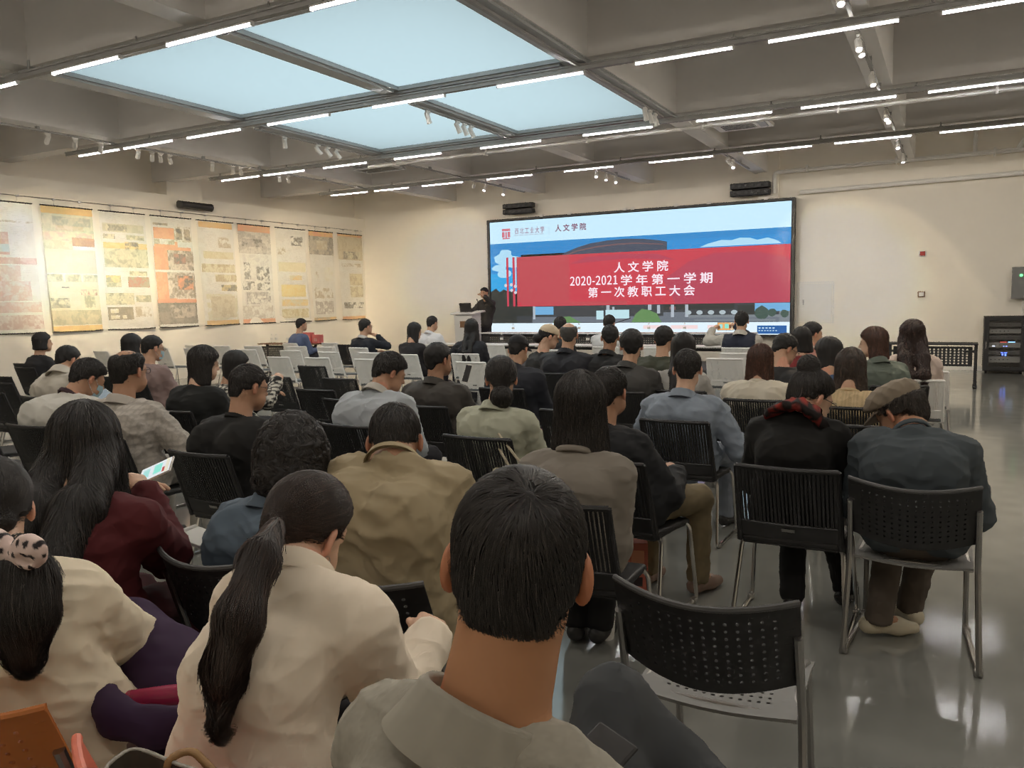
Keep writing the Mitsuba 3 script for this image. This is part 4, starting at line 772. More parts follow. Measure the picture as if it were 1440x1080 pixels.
        part(key, {'fold': 'collar', 'stand': 'collar', 'scarf': 'scarf'}.get(ck, 'neckband'), place(cm), fmat, True, color=np.clip(cc, 0, 1))
    # hair ---------------------------------------------------------------------
    hc = np.asarray(HAIRC[hairc] if isinstance(hairc, str) else hairc, float)
    ho = dict(th=.013, nape=-.068, bald=0.0, L=.16, puff=0.0, front=.062); ho.update(hopt)
    down = np.float32((0, 0, -1)); upw = lambda P, a: np.float32(a)
    def cap(P, q, cover=False):
        y, z = q[:, 1], q[:, 2]
        if cover: zf = np.interp(y, [-.12, .005, .03, .055, .09], [-.12, -.12, -.02, .045, ho['front']])
        else: zf = np.interp(y, [-.12, -.055, -.034, -.022, .008, .014, .026, .05, .085], [ho['nape'], ho['nape'], ho['nape'] + .03, .020, .026, -.004, .030, .052, ho['front']]) + .062 * sstep(.030, .072, np.abs(q[:, 0])) * sstep(-.02, -.045, y) * (z < -.01)
        m = sstep(-.016, .012, z - zf)
        th = ho['th'] * (.62 + .38 * sstep(-.02, .09, z)) + ho['puff'] * sstep(-.03, .02, z)
        th = th * (.45 + .55 * sstep(ho['nape'], ho['nape'] + .06, z))
        if 'flat_cap' in extra or 'dark_cap' in extra or 'baseball_cap' in extra: m = m * sstep(.062, .040, z + .10 * y)
        if ho['bald']: m = m * (1 - ho['bald'] * sstep(.078, .040, np.hypot(q[:, 0], (y + .02) * .8) + .02 * (z < .06) * 9))
        return (cap_sdf(q) - (-.013 + (th + .013) * m)) * hs
    L_ = ho['L']
    def hairfn(P):
        q = toh(P)
        if hair == 'short': return cap(P, q)
        if hair == 'curly':
            d = cap(P, q, True); d = smin(d, ell(q, (0, -.03, .0), (.128, .128, .118)) * hs, .03); d = smin(d, ell(q, (0, -.055, -.085), (.122, .10, .085)) * hs, .04)
            return smax(d, (q[:, 1] - .055 + .4 * np.minimum(q[:, 2] - .05, 0)) * hs, .02)
        d = cap(P, q, hair in ('bob', 'long', 'wavy'))
        if hair in ('bob', 'long', 'wavy'):
            c0 = frh((0, -.018, .02)); bk = ho.get('back', .0)
            e = cone(P, c0, c0 + (0, -bk * .5, -min(L_, .2) - .02), .096 * hs * ho.get('vol', 1), .112 * hs * ho.get('vol', 1), (1, .92, 1))
            e = smax(e, (hl[2] - min(L_, .2) - .02) - P[:, 2], .02)
            e = smax(e, (q[:, 1] - .030 + .25 * np.minimum(q[:, 2], 0) * 0) * hs, .02)
            d = smin(d, e, .02)
            if L_ > .2:
                pts = ho.get('path') or [c0 + (0, -.01, -.06), np.array([N[0], N[1] - .115, N[2] + .0]), np.array([Cc[0], Cc[1] - fw - off - .055, Cc[2]]), np.array([Cc[0], min(Cc[1] - fw - off - .06, N[1] - .10), min(hl[2] - L_, Cc[2] - .05)])]
                rr = ho.get('rad', (.085, .075, .06)); rr = (rr[0], rr[1], (rr[1] + rr[2]) / 2, rr[2])
                for a, b2, ra, rb in zip(pts[:-1], pts[1:], rr[:-1], rr[1:]):
                    for s in (-1, 1): d = smin(d, cone(P, np.asarray(a) + (s * ra * .55, 0, 0), np.asarray(b2) + (s * rb * .75, 0, 0), ra * .62, rb * .5), .025)
        if hair in ('bun', 'lowbun', 'topbun'):
            kp = ho.get('kp') or {'bun': (0, -.125, .045), 'lowbun': (0, -.120, -.045), 'topbun': (0, -.075, .135)}[hair]; kr = ho.get('kr', .05)
            d = smin(d, sph(P, frh(kp), kr * hs), .012)
        if hair == 'pony':
            kp = frh(ho.get('knot', (0, -.118, .035)))
            d = smin(d, sph(P, kp, .022), .012)
        return d
    def tailfn(P):
        pts, rr = [np.asarray(p, float) for p in ho['tail']], ho['tailr']; d = None
        for a, b2, ra, rb in zip(pts[:-1], pts[1:], rr[:-1], rr[1:]):
            c = cone(P, a, b2, ra, rb, (1.0, .75, 1)); d = c if d is None else smin(d, c, .02)
        return d
    lo_h = hl - .17 * hs; hi_h = hl + .17 * hs
    if hair in ('bob', 'long', 'wavy'): lo_h[2] = min(hl[2] - L_ - .06, lo_h[2]); lo_h[1] = min(lo_h[1], Cc[1] - .30) if L_ > .2 else lo_h[1] - .03; lo_h[0] -= .04; hi_h[0] += .04
    if hair in ('topbun', 'curly'): hi_h[2] += .07; lo_h -= .04; hi_h[:2] += .03
    if hair in ('bun', 'lowbun'): lo_h[1] -= .06; lo_h[2] -= .08
    if hair != 'none':
        gm = mesh_of(hairfn, lo_h, hi_h, (.0082, .0062, .0052)[near])
        v = np.asarray(gm.vertices); nn = vnormals(gm)
        if hair == 'curly': amp = .017 * (meshkit.noise(v * 42 + seed) - .5) + .012 * (meshkit.noise(v * 90) - .5)
        elif hair == 'short': amp = .005 * (meshkit.noise(v * np.array([85, 85, 40]) + seed) - .5) * 1.6
        else:
            ang = np.arctan2(v[:, 0] - hl[0], -(v[:, 1] - hl[1]) + .04); amp = .006 * (meshkit.noise(np.stack([ang * 14, v[:, 2] * 5, v[:, 2] * 0 + seed], 1)) - .5)
            if hair == 'wavy': amp = amp + .016 * (meshkit.noise(v * np.array([22, 22, 16]) + seed) - .5)
        gm.vertices = v + nn * amp[:, None]
        hk = part(key, 'hair', place(gm), 'hair', True, color=vcol(gm, hc))
        if near:
            crown = frh((.012, -.078, .098))
            def flow(p, g):
                if hair in ('short',): return (p - np.float32(crown)) / (np.linalg.norm(p - np.float32(crown), axis=1, keepdims=True) + .01) + np.float32((0, 0, -.35)) + np.cross(g, p - np.float32(crown)) * 2.2
                if hair in ('pony', 'bun', 'lowbun', 'topbun'):
                    t = frh(ho.get('knot', (0, -.118, .035))) if hair == 'pony' else frh({'bun': (0, -.125, .045), 'lowbun': (0, -.12, -.045), 'topbun': (0, -.075, .135)}[hair])
                    return (np.float32(t) - p) * 8
                if hair == 'curly': return (np.stack([meshkit.noise(p * 28 + k * 9) for k in range(3)], 1) - .5) * 4 + np.float32((0, 0, -.6))
                return np.float32((0, 0, -1)) + .25 * (p - np.float32(crown)) * 4 * (p[:, 2:3] > hl[2] + .03)
            cnt = {1: 2200, 2: 7000}[near] * (2 if hair in ('long', 'bob', 'wavy', 'curly') else 1)
            st = strands(hairfn, gm, int(cnt * ho.get('dens', 1)), flow, 4, {'short': .0085, 'curly': .011}.get(hair, .018), seed, .0010 if near == 2 else .0013, keep=lambda p: cap_sdf(toh(np.float32(p))) > .001)
            part(hk, 'strands', place(st), 'strand', True, color=strand_color(st, hc), kind='stuff')
        if 'tail' in ho:
            tp = np.array(ho['tail']); tm = mesh_of(lambda P: tailfn(P) + .006, tp.min(0) - .07, tp.max(0) + .07, .0062)
            v = np.asarray(tm.vertices); ang = np.arctan2(v[:, 0] - tp[0][0], v[:, 1] - tp[0][1]); tm.vertices = v + vnormals(tm) * (.006 * (meshkit.noise(np.stack([v[:, 0] * 110, v[:, 1] * 110, v[:, 2] * 7], 1)) - .5))[:, None]
            tk = part(key, 'ponytail', place(tm), 'hair', True, color=vcol(tm, hc))
            if near:
                dirn = lambda p, g: np.float32(tp[-1] - tp[0]) / np.linalg.norm(tp[-1] - tp[0]) + .0 * g
                st = strands(tailfn, tm, 5200, dirn, 4, .030, seed + 5, .0013, lift=(-.004, .007), free=2)
                part(tk, 'strands', place(st), 'strand', True, color=strand_color(st, hc), kind='stuff')
    # eyes and brows
    for s in (-1, 1):
        em = trimesh.creation.icosphere(1, .0105 * hs); em.apply_translation(frh((s * .031, .0855, .003))); part(key, 'eye', place(em), 'eye', True)
        bm2 = tube([frh((s * .015, .0935, .021)), frh((s * .032, .091, .025)), frh((s * .047, .080, .020))], [.0028, .0032, .0018], 6); part(key, 'eyebrow', place(bm2), 'hair', True, color=vcol(bm2, hc))
    if near == 0 or True:
        lm = cat_([xf(tube([(-.018, .094, -.0575), (0, .0995, -.057), (.018, .094, -.0575)], [.0015, .0022, .0015], 6))]); lm.vertices = np.asarray([frh(p) for p in np.asarray(lm.vertices)]); part(key, 'mouth_line', place(lm), 'skin', True, color=vcol(lm, (.16, .05, .04)))
    # extras -------------------------------------------------------------------
    hv = lambda m: xf(xf(m, None, (0, 0, 0)), None) if False else trimesh.Trimesh(np.asarray([frh(p) for p in np.asarray(m.vertices)]), m.faces, process=False)
    for ex in extra:
        if ex == 'glasses':
            fr = [tube([(sx * .033 + .023 * math.cos(t), .108 - abs(.0) - .004 * abs(math.cos(t)), .003 + .018 * math.sin(t)) for t in np.linspace(0, 2 * math.pi, 17)], .0016, 6, False) for sx in (-1, 1)]
            fr += [tube([(-.011, .110, .008), (.011, .110, .008)], .0015, 6)] + [tube([(s * .056, .104, .008), (s * .078, .06, .010), (s * .083, -.005, .012), (s * .083, -.03, -.004)], .0016, 6) for s in (-1, 1)]
            gk = part(key, 'glasses', place(hv(cat_(fr))), 'gloss', True, color=vcol(cat_(fr), (.03, .025, .03)), label='thin dark framed glasses')
            part(gk, 'lens', place(hv(cat_([lathe([(0, 0), (.022, 0), (.022, .001), (0, .001)], 14).apply_transform(np.array([[1, 0, 0, s * .033], [0, 0, 1, .107], [0, .8, 0, .003], [0, 0, 0, 1.0]])) for s in (-1, 1)]))), 'lens')
        if ex == 'mask':
            V, F = [], []
            for j in range(9):
                for i in range(13):
                    a = (i / 12 - .5) * 2.5; zz = -.018 - .085 * j / 8; bul = math.sin(math.pi * j / 8)
                    V.append((.072 * math.sin(a) * (1 - .12 * (j / 8)), .028 + (.078 + .014 * bul) * math.cos(a) - .012 * (j / 8), zz))
            F = [q_ for j in range(8) for i in range(12) for q_ in ((j * 13 + i, (j + 1) * 13 + i + 1, j * 13 + i + 1), (j * 13 + i, (j + 1) * 13 + i, (j + 1) * 13 + i + 1))]
            m1 = trimesh.Trimesh(V, F, process=False); m2 = m1.copy(); m2.vertices = np.asarray(m2.vertices) * (.985, .975, 1); m2.invert()
            mm = hv(cat_([m1, m2])); mk = part(key, 'face_mask', place(mm), 'smooth_cloth', True, color=vcol(mm, (.36, .52, .58)), label='light blue face mask')
            lp = hv(cat_([tube([(s * .066, .052, -.025), (s * .080, .01, .022), (s * .086, -.02, .012), (s * .083, -.028, -.02), (s * .07, .04, -.085)], .0014, 5) for s in (-1, 1)])); part(mk, 'ear_loop', place(lp), 'smooth_cloth', True, color=vcol(lp, (.6, .6, .6)))
        if ex in ('baseball_cap', 'dark_cap'):
            cc_ = (.55, .45, .32) if ex == 'baseball_cap' else (.013, .013, .015)
            cm = mesh_of(lambda q_: np.maximum(ell(q_, (0, -.010, .045), (.090, .110, .092)), .040 - q_[:, 2] - .08 * np.minimum(q_[:, 1], 0) * 0 - .0), (-.12, -.14, .02), (.12, .13, .16), .006)
            ck_ = part(key, 'cap', place(hv(cm)), 'smooth_cloth', True, color=vcol(cm, cc_), label='cream cap' if ex == 'baseball_cap' else 'black cap')
            bmh = mesh_of(lambda q_: np.maximum(np.maximum(ell(q_, (0, .09, .045), (.082, .10, 9)), np.abs(q_[:, 2] - .046 + 1.2 * q_[:, 0] ** 2 * 4 + .2 * np.maximum(q_[:, 1] - .09, 0)) - .004), .07 - q_[:, 1]), (-.1, .05, -.03), (.1, .21, .07), .005)
            part(ck_, 'brim', place(hv(bmh)), 'smooth_cloth', True, color=vcol(bmh, np.asarray(cc_) * .9))
            bt = trimesh.creation.icosphere(1, .007); bt.apply_translation((0, -.01, .138)); part(ck_, 'button', place(hv(bt)), 'smooth_cloth', True, color=vcol(bt, cc_))
        if ex == 'flat_cap':
            cm = mesh_of(lambda q_: smin(np.maximum(ell(q_ @ np.float32(rotx(-.16)), (0, .004, .066), (.099, .132, .070)), .040 + .10 * q_[:, 1] - q_[:, 2]), np.maximum(ell(q_, (0, -.012, .04), (.086, .105, .060)), np.abs(q_[:, 2] - .040) - .022), .012), (-.13, -.16, -.02), (.13, .17, .16), .006)
            cm = wrinkle(cm, .004, 1.5); ck_ = part(key, 'flat_cap', place(hv(cm)), 'cloth', True, color=vcol(cm, (.20, .165, .125)), label='olive grey flat cap')
            bmh = mesh_of(lambda q_: np.maximum(np.maximum(ell(q_, (0, .07, .03), (.088, .105, 9)), np.abs(q_[:, 2] - .050 + .42 * np.maximum(q_[:, 1] - .06, 0) + 3 * q_[:, 0] ** 2) - .005), .04 - q_[:, 1]), (-.11, .02, -.05), (.11, .2, .08), .005)
            part(ck_, 'brim', place(hv(bmh)), 'cloth', True, color=vcol(bmh, (.16, .135, .105)))
        if ex == 'earring':
            e_ = tube([(.086 + .008 * math.cos(t), -.004, -.048 + .012 * math.sin(t)) for t in np.linspace(0, 2 * math.pi, 13)], .0012, 6, False); part(key, 'earring', place(hv(e_)), 'chrome', True)
    return dict(key=key, N=N, SH=SH, EL=EL, WR=WR, hl=hl, Cc=Cc, place=place, frh=frh, Rw=Rw, org=org)
# ================================================================ chairs
def mesh_chair_parts(wide=.0056):
    """stacking chair with a back of upright slats on a chrome sled frame; origin on the floor, sitter faces +y"""
    fr = {}
    for s in (-1, 1):
        fr[s] = tube(rounded([(0, -.15, .432), (s * .232, -.15, .432), (s * .262, -.255, .012), (s * .262, .225, .012), (s * .238, .175, .432), (0, .175, .432)], .035, 4), .0105, 8)
        fr[s] = cat_([fr[s]] + [xf(rbox(-.016, .016, -.02, .02, 0, .03, .006), None, (s * .262, y, 0)) for y in (-.2, .19)])
    def bp(x, t):                                     # t: 0 at the seat, 1 at the top edge
        return np.array([x, -.205 - .13 * t - .035 * (1 - (x / .23) ** 2) * (.3 + .7 * t), .455 + .385 * t])
    ms = []
    for s in (-1, 1):
        ms.append(tube([bp(s * (.232 - .006 * t), t) for t in np.linspace(-.03, .985, 8)], [.016, .015, .014, .013, .013, .012, .012, .012], 8))
    ms.append(tube([bp(x, .985) for x in np.linspace(-.226, .226, 11)], .0125, 8)); ms.append(tube([bp(x, .24) for x in np.linspace(-.23, .23, 9)], .008, 6))
    pan = []
    for (t0, t1) in ((.045, .24),):
        for i in range(8):
            x0, x1 = -.23 + .46 * i / 8, -.23 + .46 * (i + 1) / 8
            P8 = [bp(x, t) + (0, d, 0) for d in (-.005, .005) for t in (t0, t1) for x in (x0, x1)]
            pan.append(trimesh.convex.convex_hull(np.array(P8)))
    ms += pan
    for i in range(25):
        x = -.212 + .424 * i / 24; tt = np.linspace(.23, .98, 4); w = wide + .0010 * math.cos(i * 1.3)
        V = [bp(x, t) + (dx, dy, 0) for t in tt for dx, dy in ((-w, -.004), (w, -.004), (w, .004), (-w, .004))]
        F = [q for k in range(3) for j in range(4) for q in ((k * 4 + j, k * 4 + (j + 1) % 4, (k + 1) * 4 + (j + 1) % 4), (k * 4 + j, (k + 1) * 4 + (j + 1) % 4, (k + 1) * 4 + j))]
        ms.append(trimesh.Trimesh(V, F, process=False))
    back = cat_(ms)
    tag_ = trimesh.convex.convex_hull(np.array([bp(x, t) + (0, d, 0) for x in (-.03, .03) for t in (.15, .19) for d in (-.012, -.008)]))
    seat = rbox(-.225, .225, -.215, .225, .438, .478, .018, 10); v = np.asarray(seat.vertices); v[:, 2] += -.014 * (1 - (v[:, 0] / .225) ** 2) * (v[:, 2] > .46) - .025 * sstep(.12, .22, v[:, 1]); seat.vertices = v
    shell = rbox(-.222, .222, -.20, .21, .425, .442, .008, 8)
    return fr, back, tag_, seat, shell
FR, BACK, TAG, SEAT, SHELL = mesh_chair_parts()
WBACK = mesh_chair_parts(.0076)[1]
kit = {}
for c, mb, ms_ in (('black', 'black_plastic', 'black_matte'), ('white', 'white_plastic', 'seat_fabric_grey')):
    kit[c] = [('backrest', mikit.ply(BACK if c == 'black' else WBACK, 'mat_' + mb, 35)), ('seat', mikit.ply(SEAT, 'mat_' + ms_, 35)), ('seat_shell', mikit.ply(SHELL, 'mat_' + mb, 35)), ('leg_frame', mikit.ply(FR[-1], 'mat_chrome', 40)), ('leg_frame', mikit.ply(FR[1], 'mat_chrome', 40)), ('label_tag', mikit.ply(TAG, 'mat_seat_grey'))]
def perforated(nu, nv, f, r, th, margin):
    """a plate of nu x nv cells, each with a round hole; f(u, v) -> point, u and v from 0 to 1"""
    V, F = [], []; e = 1e-3
    def nrm(u, v): n = np.cross(f(u + e, v) - f(u - e, v), f(u, v + e) - f(u, v - e)); return n / np.linalg.norm(n)
    us = np.r_[0, np.linspace(margin[0], 1 - margin[0], nu + 1), 1]; vs = np.r_[0, np.linspace(margin[1], 1 - margin[1], nv + 1), 1]
    su, sv = np.linalg.norm(f(.51, .5) - f(.49, .5)) / .02, np.linalg.norm(f(.5, .51) - f(.5, .49)) / .02
    def add(u, v): p, n = f(u, v), nrm(u, v); V.append(p + n * th / 2); V.append(p - n * th / 2); return len(V) - 2
    for j in range(nv + 2):
        for i in range(nu + 2):
            u0, u1, v0, v1 = us[i], us[i + 1], vs[j], vs[j + 1]; um, vm = (u0 + u1) / 2, (v0 + v1) / 2
            o = [add(u, v) for u, v in ((u0, v0), (um, v0), (u1, v0), (u1, vm), (u1, v1), (um, v1), (u0, v1), (u0, vm))]
            if 0 < i <= nu and 0 < j <= nv:
                h = [add(um + r / su * math.cos(a), vm + r / sv * math.sin(a)) for a in (-math.pi * .75 + k * math.pi / 4 for k in range(8))]
                for k in range(8):
                    l = (k + 1) % 8
                    F += [(o[k], o[l], h[l]), (o[k], h[l], h[k]), (o[k] + 1, h[l] + 1, o[l] + 1), (o[k] + 1, h[k] + 1, h[l] + 1), (h[k], h[l], h[l] + 1), (h[k], h[l] + 1, h[k] + 1)]
            else:
                for k in range(1, 7): F += [(o[0], o[k], o[k + 1]), (o[0] + 1, o[k + 1] + 1, o[k] + 1)]
            for k, edge in ((0, j == 0), (1, j == 0), (2, i == nu + 1), (3, i == nu + 1), (4, j == nv + 1), (5, j == nv + 1), (6, i == 0), (7, i == 0)):
                if edge: l = (k + 1) % 8; F += [(o[k], o[k] + 1, o[l] + 1), (o[k], o[l] + 1, o[l])]
    return trimesh.Trimesh(V, F, process=False)
def pb(u, v):
    x = (u - .5) * .50; low = .035 * math.sin(math.pi * u)
    return np.array([x, -.235 - .10 * v - .085 * (1 - (2 * u - 1) ** 2), .578 - low * (1 - v) * 1.0 + v * (.255 - .022 * math.sin(math.pi * u))])
PBACK = perforated(14, 9, pb, .0050, .010, (.085, .10))
PRIM = tube([pb(u, 1.005) for u in np.linspace(0, 1, 17)], .0095, 8)
def ps(u, v): return np.array([(u - .5) * .47, -.225 + v * .44, .455 - .018 * math.sin(math.pi * u) * (1 - v * .3) - .03 * max(v - .75, 0) * 4 * .6])
PSEAT = perforated(12, 10, ps, .0062, .010, (.16, .16))
PLEG = {s: cat_([tube(rounded([(s * .246, -.31, .73), (s * .250, -.225, .47), (s * .268, -.275, .013), (s * .222, .29, .013), (s * .215, .19, .45), (s * .205, .15, .452), (s * .225, -.20, .445)], .035, 4), .0125, 8)] + [xf(rbox(-.018, .018, -.02, .02, 0, .03, .006), None, (s * x, y, 0)) for x, y in ((.266, -.24), (.226, .25))]) for s in (-1, 1)}
PBAR = [cyl((-.225, y, .44), (.225, y, .44), .009, 8) for y in (-.18, .13)]
for c, mb, mr, ms_ in (('perforated', 'black_plastic', 'grey_edge', 'seat_grey'), ('orange', 'orange_plastic', 'orange_plastic', 'orange_plastic'), ('salmon', 'salmon_plastic', 'salmon_plastic', 'salmon_plastic')):
    kit[c] = [('backrest', mikit.ply(PBACK, 'mat_' + mb, 30)), ('back_rim', mikit.ply(PRIM, 'mat_' + mr, 40)), ('seat', mikit.ply(PSEAT, 'mat_' + ms_, 30)), ('leg_frame', mikit.ply(PLEG[-1], 'mat_steel', 40)), ('leg_frame', mikit.ply(PLEG[1], 'mat_steel', 40)), ('crossbar', mikit.ply(PBAR[0], 'mat_steel', 40)), ('crossbar', mikit.ply(PBAR[1], 'mat_steel', 40))]
def chair(kind, x, y, label, rz=0, group=None):
    t = thing('chair', label, 'chair', group or {'black': 'black slat back chairs', 'white': 'white slat back chairs', 'perforated': 'black perforated chairs'}.get(kind))
    to = T().translate([x, y, 0]).rotate([0, 0, 1], float(rz))
    for n, d in kit[kind]: part(t, n, d, None, to=to)
    return t
# ================================================================ who sits where
def sit(head, dx, dy, label, chair_kind='black', chair_label=None, crz=0, cdx=0, **k):
    """a person on a chair: the head as given, the hips dx, dy from below it"""
    hip = (head[0] + dx, head[1] + dy)
    p = person(head, hip, label, **k)
    yaw = math.radians(k.get('yaw', 0) * .6)
    if chair_label: chair(chair_kind, hip[0] + cdx, hip[1] + .07, chair_label, k.get('yaw', 0) * .5 + crz)
    return p
# ---- nearest rows
P1 = sit((-.528, .97, 1.249), .02, -.06, 'man with short black hair in a grey polo shirt, nearest and largest', 'perforated', 'black perforated chair under the man in grey polo', rel=5, hp=4, hr=5, neck=(-.535, .905, 1.06), b=1.05, sw=.205, slouch=.03,
    top='polo_shirt', col=(.275, .258, .215), pat='heather', collar=('fold', 1.35), sleeve=.5, off=.018, wr=.005, pants=(.040, .044, .048), skin=(.40, .195, .10), near=2, ear=1.35, hopt=dict(th=.014, nape=-.098), hs=1.05, tilt=-.012, twist=-8, sdrop=.112, neckr=.067, croll=14, cshift=(-.012, -.01, -.035),
    legs={'K': {-1: (-.22, .42, .53), 1: (-.06, .52, .82)}, 'A': {-1: (-.18, .46, .095), 1: (.30, .46, .60)}, 'F': {-1: (0, 1, 0), 1: (.9, .3, -.3)}}, arms=((-.14, .33, .68), (.13, .08, .88)), hands=('relaxed', 'hold'), poles=((-.55, -.5, -.6), (.7, -.3, -.6)))
P2 = sit((-1.290, 1.36, 1.105), .08, -.24, 'woman with a long dark ponytail in a cream blouse, bending forward', 'salmon', 'salmon plastic chair, only its curved back edge showing beside the bag', cdx=.06, rel=42, hp=24, hr=8, neck=(-1.205, 1.24, 1.035), fem=True, b=.95, sw=.148, slouch=.05,
    top='blouse', col=(.70, .615, .50), collar=('stand', 1.1), off=.026, wr=.004, pants=(.03, .03, .035), hair='pony', hairc=(.016, .010, .008), near=2, hs=1.0, skin='c', hands=('relaxed', 'hold'), arms=((-.12, .38, .70), (.07, .50, .775)), poles=((-.5, -.3, -.8), (.15, -.2, -1)), extra=('earring',),
    hopt=dict(th=.015, knot=(.01, -.122, .0), tail=[(-1.225, 1.205, 1.165), (-1.165, 1.10, 1.14), (-1.14, 1.02, 1.055), (-1.145, .985, .972), (-1.15, .97, .885)], tailr=[.020, .030, .040, .036, .016]))
P3 = sit((-2.16, 1.14, 1.106), .28, -.04, 'woman with a spotted bow in her dark hair and a cream puffed sweater', 'orange', 'orange perforated chair, cut by the left frame edge', rel=2, hp=14, neck=(-1.98, 1.06, .985), fem=True, yaw=25, b=1.1, sw=.18, top='sweater', col=(.70, .62, .48), off=.028, wr=.005, collar='band', pants=(.32, .22, .22), hair='pony', near=2,
    skin='c', hs=1.04, arms=((-.16, .32, .68), (-.12, .36, .67)), poles=((-.5, -.5, -.6), (.9, -.1, -.3)), hopt=dict(th=.018, knot=(.03, -.115, -.03), tail=[(-1.79, 1.0, 1.10), (-1.75, .985, 1.05), (-1.735, .97, .99), (-1.745, .965, .90)], tailr=[.035, .055, .062, .045]))
P4 = sit((-2.605, 1.70, 1.160), .10, -.12, 'woman with long black hair in a dark red coat holding a phone', 'black', 'black chair under the woman in dark red', rel=15, hp=14, neck=(-2.52, 1.62, .99), fem=True, yaw=18, b=1.15, sw=.195, top='coat', col=(.075, .013, .016), off=.024, wr=.006, pants=(.055, .011, .014), hair='long', near=1, hs=1.06, hopt=dict(th=.024, L=.50, vol=1.17, rad=(.115, .13, .12)),
    arms=((-.07, .33, .90), (.03, .325, .945)), hands=('relaxed', 'hold'), poles=((-.5, -.5, -.6), (.45, -.2, -.8)), skin='c')
P5 = sit((-2.06, 2.12, 1.09), -.03, -.10, 'woman with big curly dark hair in a blue denim jacket', 'perforated', 'black perforated chair left of the ponytail woman', rel=10, hp=16, fem=True, b=1.15, sw=.20, top='jacket', col=(.085, .115, .150), pat='denim', off=.024, wr=.008, hair='curly', near=1, collar='fold', hopt=dict(th=.03, dens=1.3), hs=1.04)
P6 = sit((-1.741, 2.3, 1.128), .20, -.22, 'heavy man with cropped hair in a khaki jacket, bending down', 'perforated', 'black perforated chair behind the khaki jacket', rel=10, hp=22, neck=(-1.66, 2.19, 1.07), b=1.2, sw=.22, slouch=.07, top='jacket', col=(.30, .245, .155), off=.026, wr=.009, collar=('fold', .5), near=1, hair='short', hopt=dict(th=.007, nape=-.06), skin='d', hs=1.09, neckr=.064)
P7 = sit((-1.375, 3.1, 1.174), .0, -.06, 'woman with a straight black bob in a grey satin blouse', 'black', 'black chair under the woman with the black bob', yaw=8, rel=0, hp=4, legs={'K': {-1: (-.13, .42, .53), 1: (.03, .42, .53)}, 'A': {-1: (-.12, .40, .095), 1: (.0, .40, .095)}}, fem=True, b=1.02, sw=.172, top='blouse', col=(.20, .18, .155), off=.022, wr=.005, pants=(.010, .010, .011), hair='bob', near=1, hs=1.10, collar='band', hopt=dict(th=.022, L=.185), arms=((-.16, .24, .70), (.12, .22, .68)), poles=((-.4, -.7, -.4), (.15, -.8, -.5)))
P8 = sit((-1.60, 4.0, 1.128), .14, -.10, 'man in a black sweater and khaki trousers behind the bob woman', 'black', 'black chair of the man in khaki trousers', yaw=-14, rel=25, hp=4, b=1.1, sw=.21, top='sweater', col=(.013, .014, .016), off=.02, wr=.006, pants=(.17, .135, .08), near=1, shoe=(.20, .13, .10), hs=1.05, collar='band', skin='b', legs={'K': {-1: (-.12, .42, .53), 1: (.16, .44, .53)}, 'A': {-1: (-.12, .36, .095), 1: (.17, .42, .095)}})
P10 = sit((-2.46, 4.35, 1.14), .03, -.1, 'woman with a low round bun in a pale green shirt', 'black', 'black chair behind the woman in pale green', rel=0, hp=8, fem=True, b=1.1, sw=.20, top='shirt', col=(.36, .37, .29), off=.02, wr=.007, collar='fold', hair='lowbun', near=1, hs=1.06, hopt=dict(th=.02, kr=.066, kp=(.0, -.105, -.105)))
P11 = sit((-.619, 4.22, 1.113), -.04, -.16, 'woman in black with a red and black scarf and her hair in a top bun', 'black', 'black chair of the woman with red scarf', rel=55, hp=24, neck=(-.657, 4.06, 1.02), fem=True, b=1.0, sw=.165, slouch=.06, top='sweater', col=(.010, .010, .010), off=.022, wr=.005, pants=(.010, .010, .011), hair='topbun', near=1, hs=1.07, collar='scarf', hopt=dict(th=.016, kr=.05), extra=('glasses',), skin='c', shoe=(.008, .008, .008),
    legs={'K': {-1: (-.08, .42, .53), 1: (.10, .42, .53)}, 'A': {-1: (-.03, .14, .11), 1: (.20, .36, .10)}})
P12 = sit((-.212, 4.17, 1.068), .08, -.18, 'man in a flat cap and slate blue sweater, head bowed', 'perforated', 'black perforated chair of the man in flat cap', rel=-55, hp=26, hr=-4, neck=(-.147, 4.02, .985), b=1.08, sw=.185, slouch=.06, top='sweater', col=(.052, .064, .073), off=.024, wr=.007, collar='band', pants=(.085, .070, .058), near=1, hs=1.09, hairc='soft', hopt=dict(th=.024, nape=-.075), extra=('flat_cap',), skin='b', shoe=(.50, .45, .34),
    legs={'K': {-1: (-.10, .42, .53), 1: (.06, .42, .53)}, 'A': {-1: (-.14, .08, .10), 1: (-.02, .30, .10)}, 'F': {-1: (.9, .45, 0), 1: (-.5, .85, 0)}})
# ---- middle rows
P9 = sit((-1.577, 5.35, 1.139), .02, -.07, 'man in a light blue denim shirt with short dark hair', 'black', 'black chair of the man in light blue shirt', yaw=-4, rel=5, hp=8, b=1.1, sw=.215, top='shirt', col=(.20, .235, .285), pat='denim', collar='fold', off=.022, wr=.008, pants=(.22, .25, .30), near=1, hs=1.06, hopt=dict(th=.012), arms=((-.22, .24, .72), (.26, .26, .66)), skin='c')
sit((-3.434, 4.5, 1.142), .0, -.18, 'man with thick black hair in a grey blue shirt, reading with head bowed', 'black', 'black chair of the reading man in grey blue shirt', rel=70, hp=24, neck=(-3.442, 4.36, 1.003), b=1.15, sw=.22, slouch=.06, top='shirt', col=(.36, .39, .42), collar='fold', collar_col=(.42, .40, .36), off=.022, wr=.008, near=1, hs=1.07, hopt=dict(th=.02), skin='b')
sit((-3.627, 5.4, 1.162), .06, -.08, 'man in a dark brown grey shirt with a phone at his right hand', 'black', 'black chair of the man in dark grey shirt', rel=50, hp=0, b=1.18, sw=.23, top='shirt', col=(.042, .038, .034), collar='fold', off=.024, wr=.007, hs=1.07, hopt=dict(th=.018), skin='d')
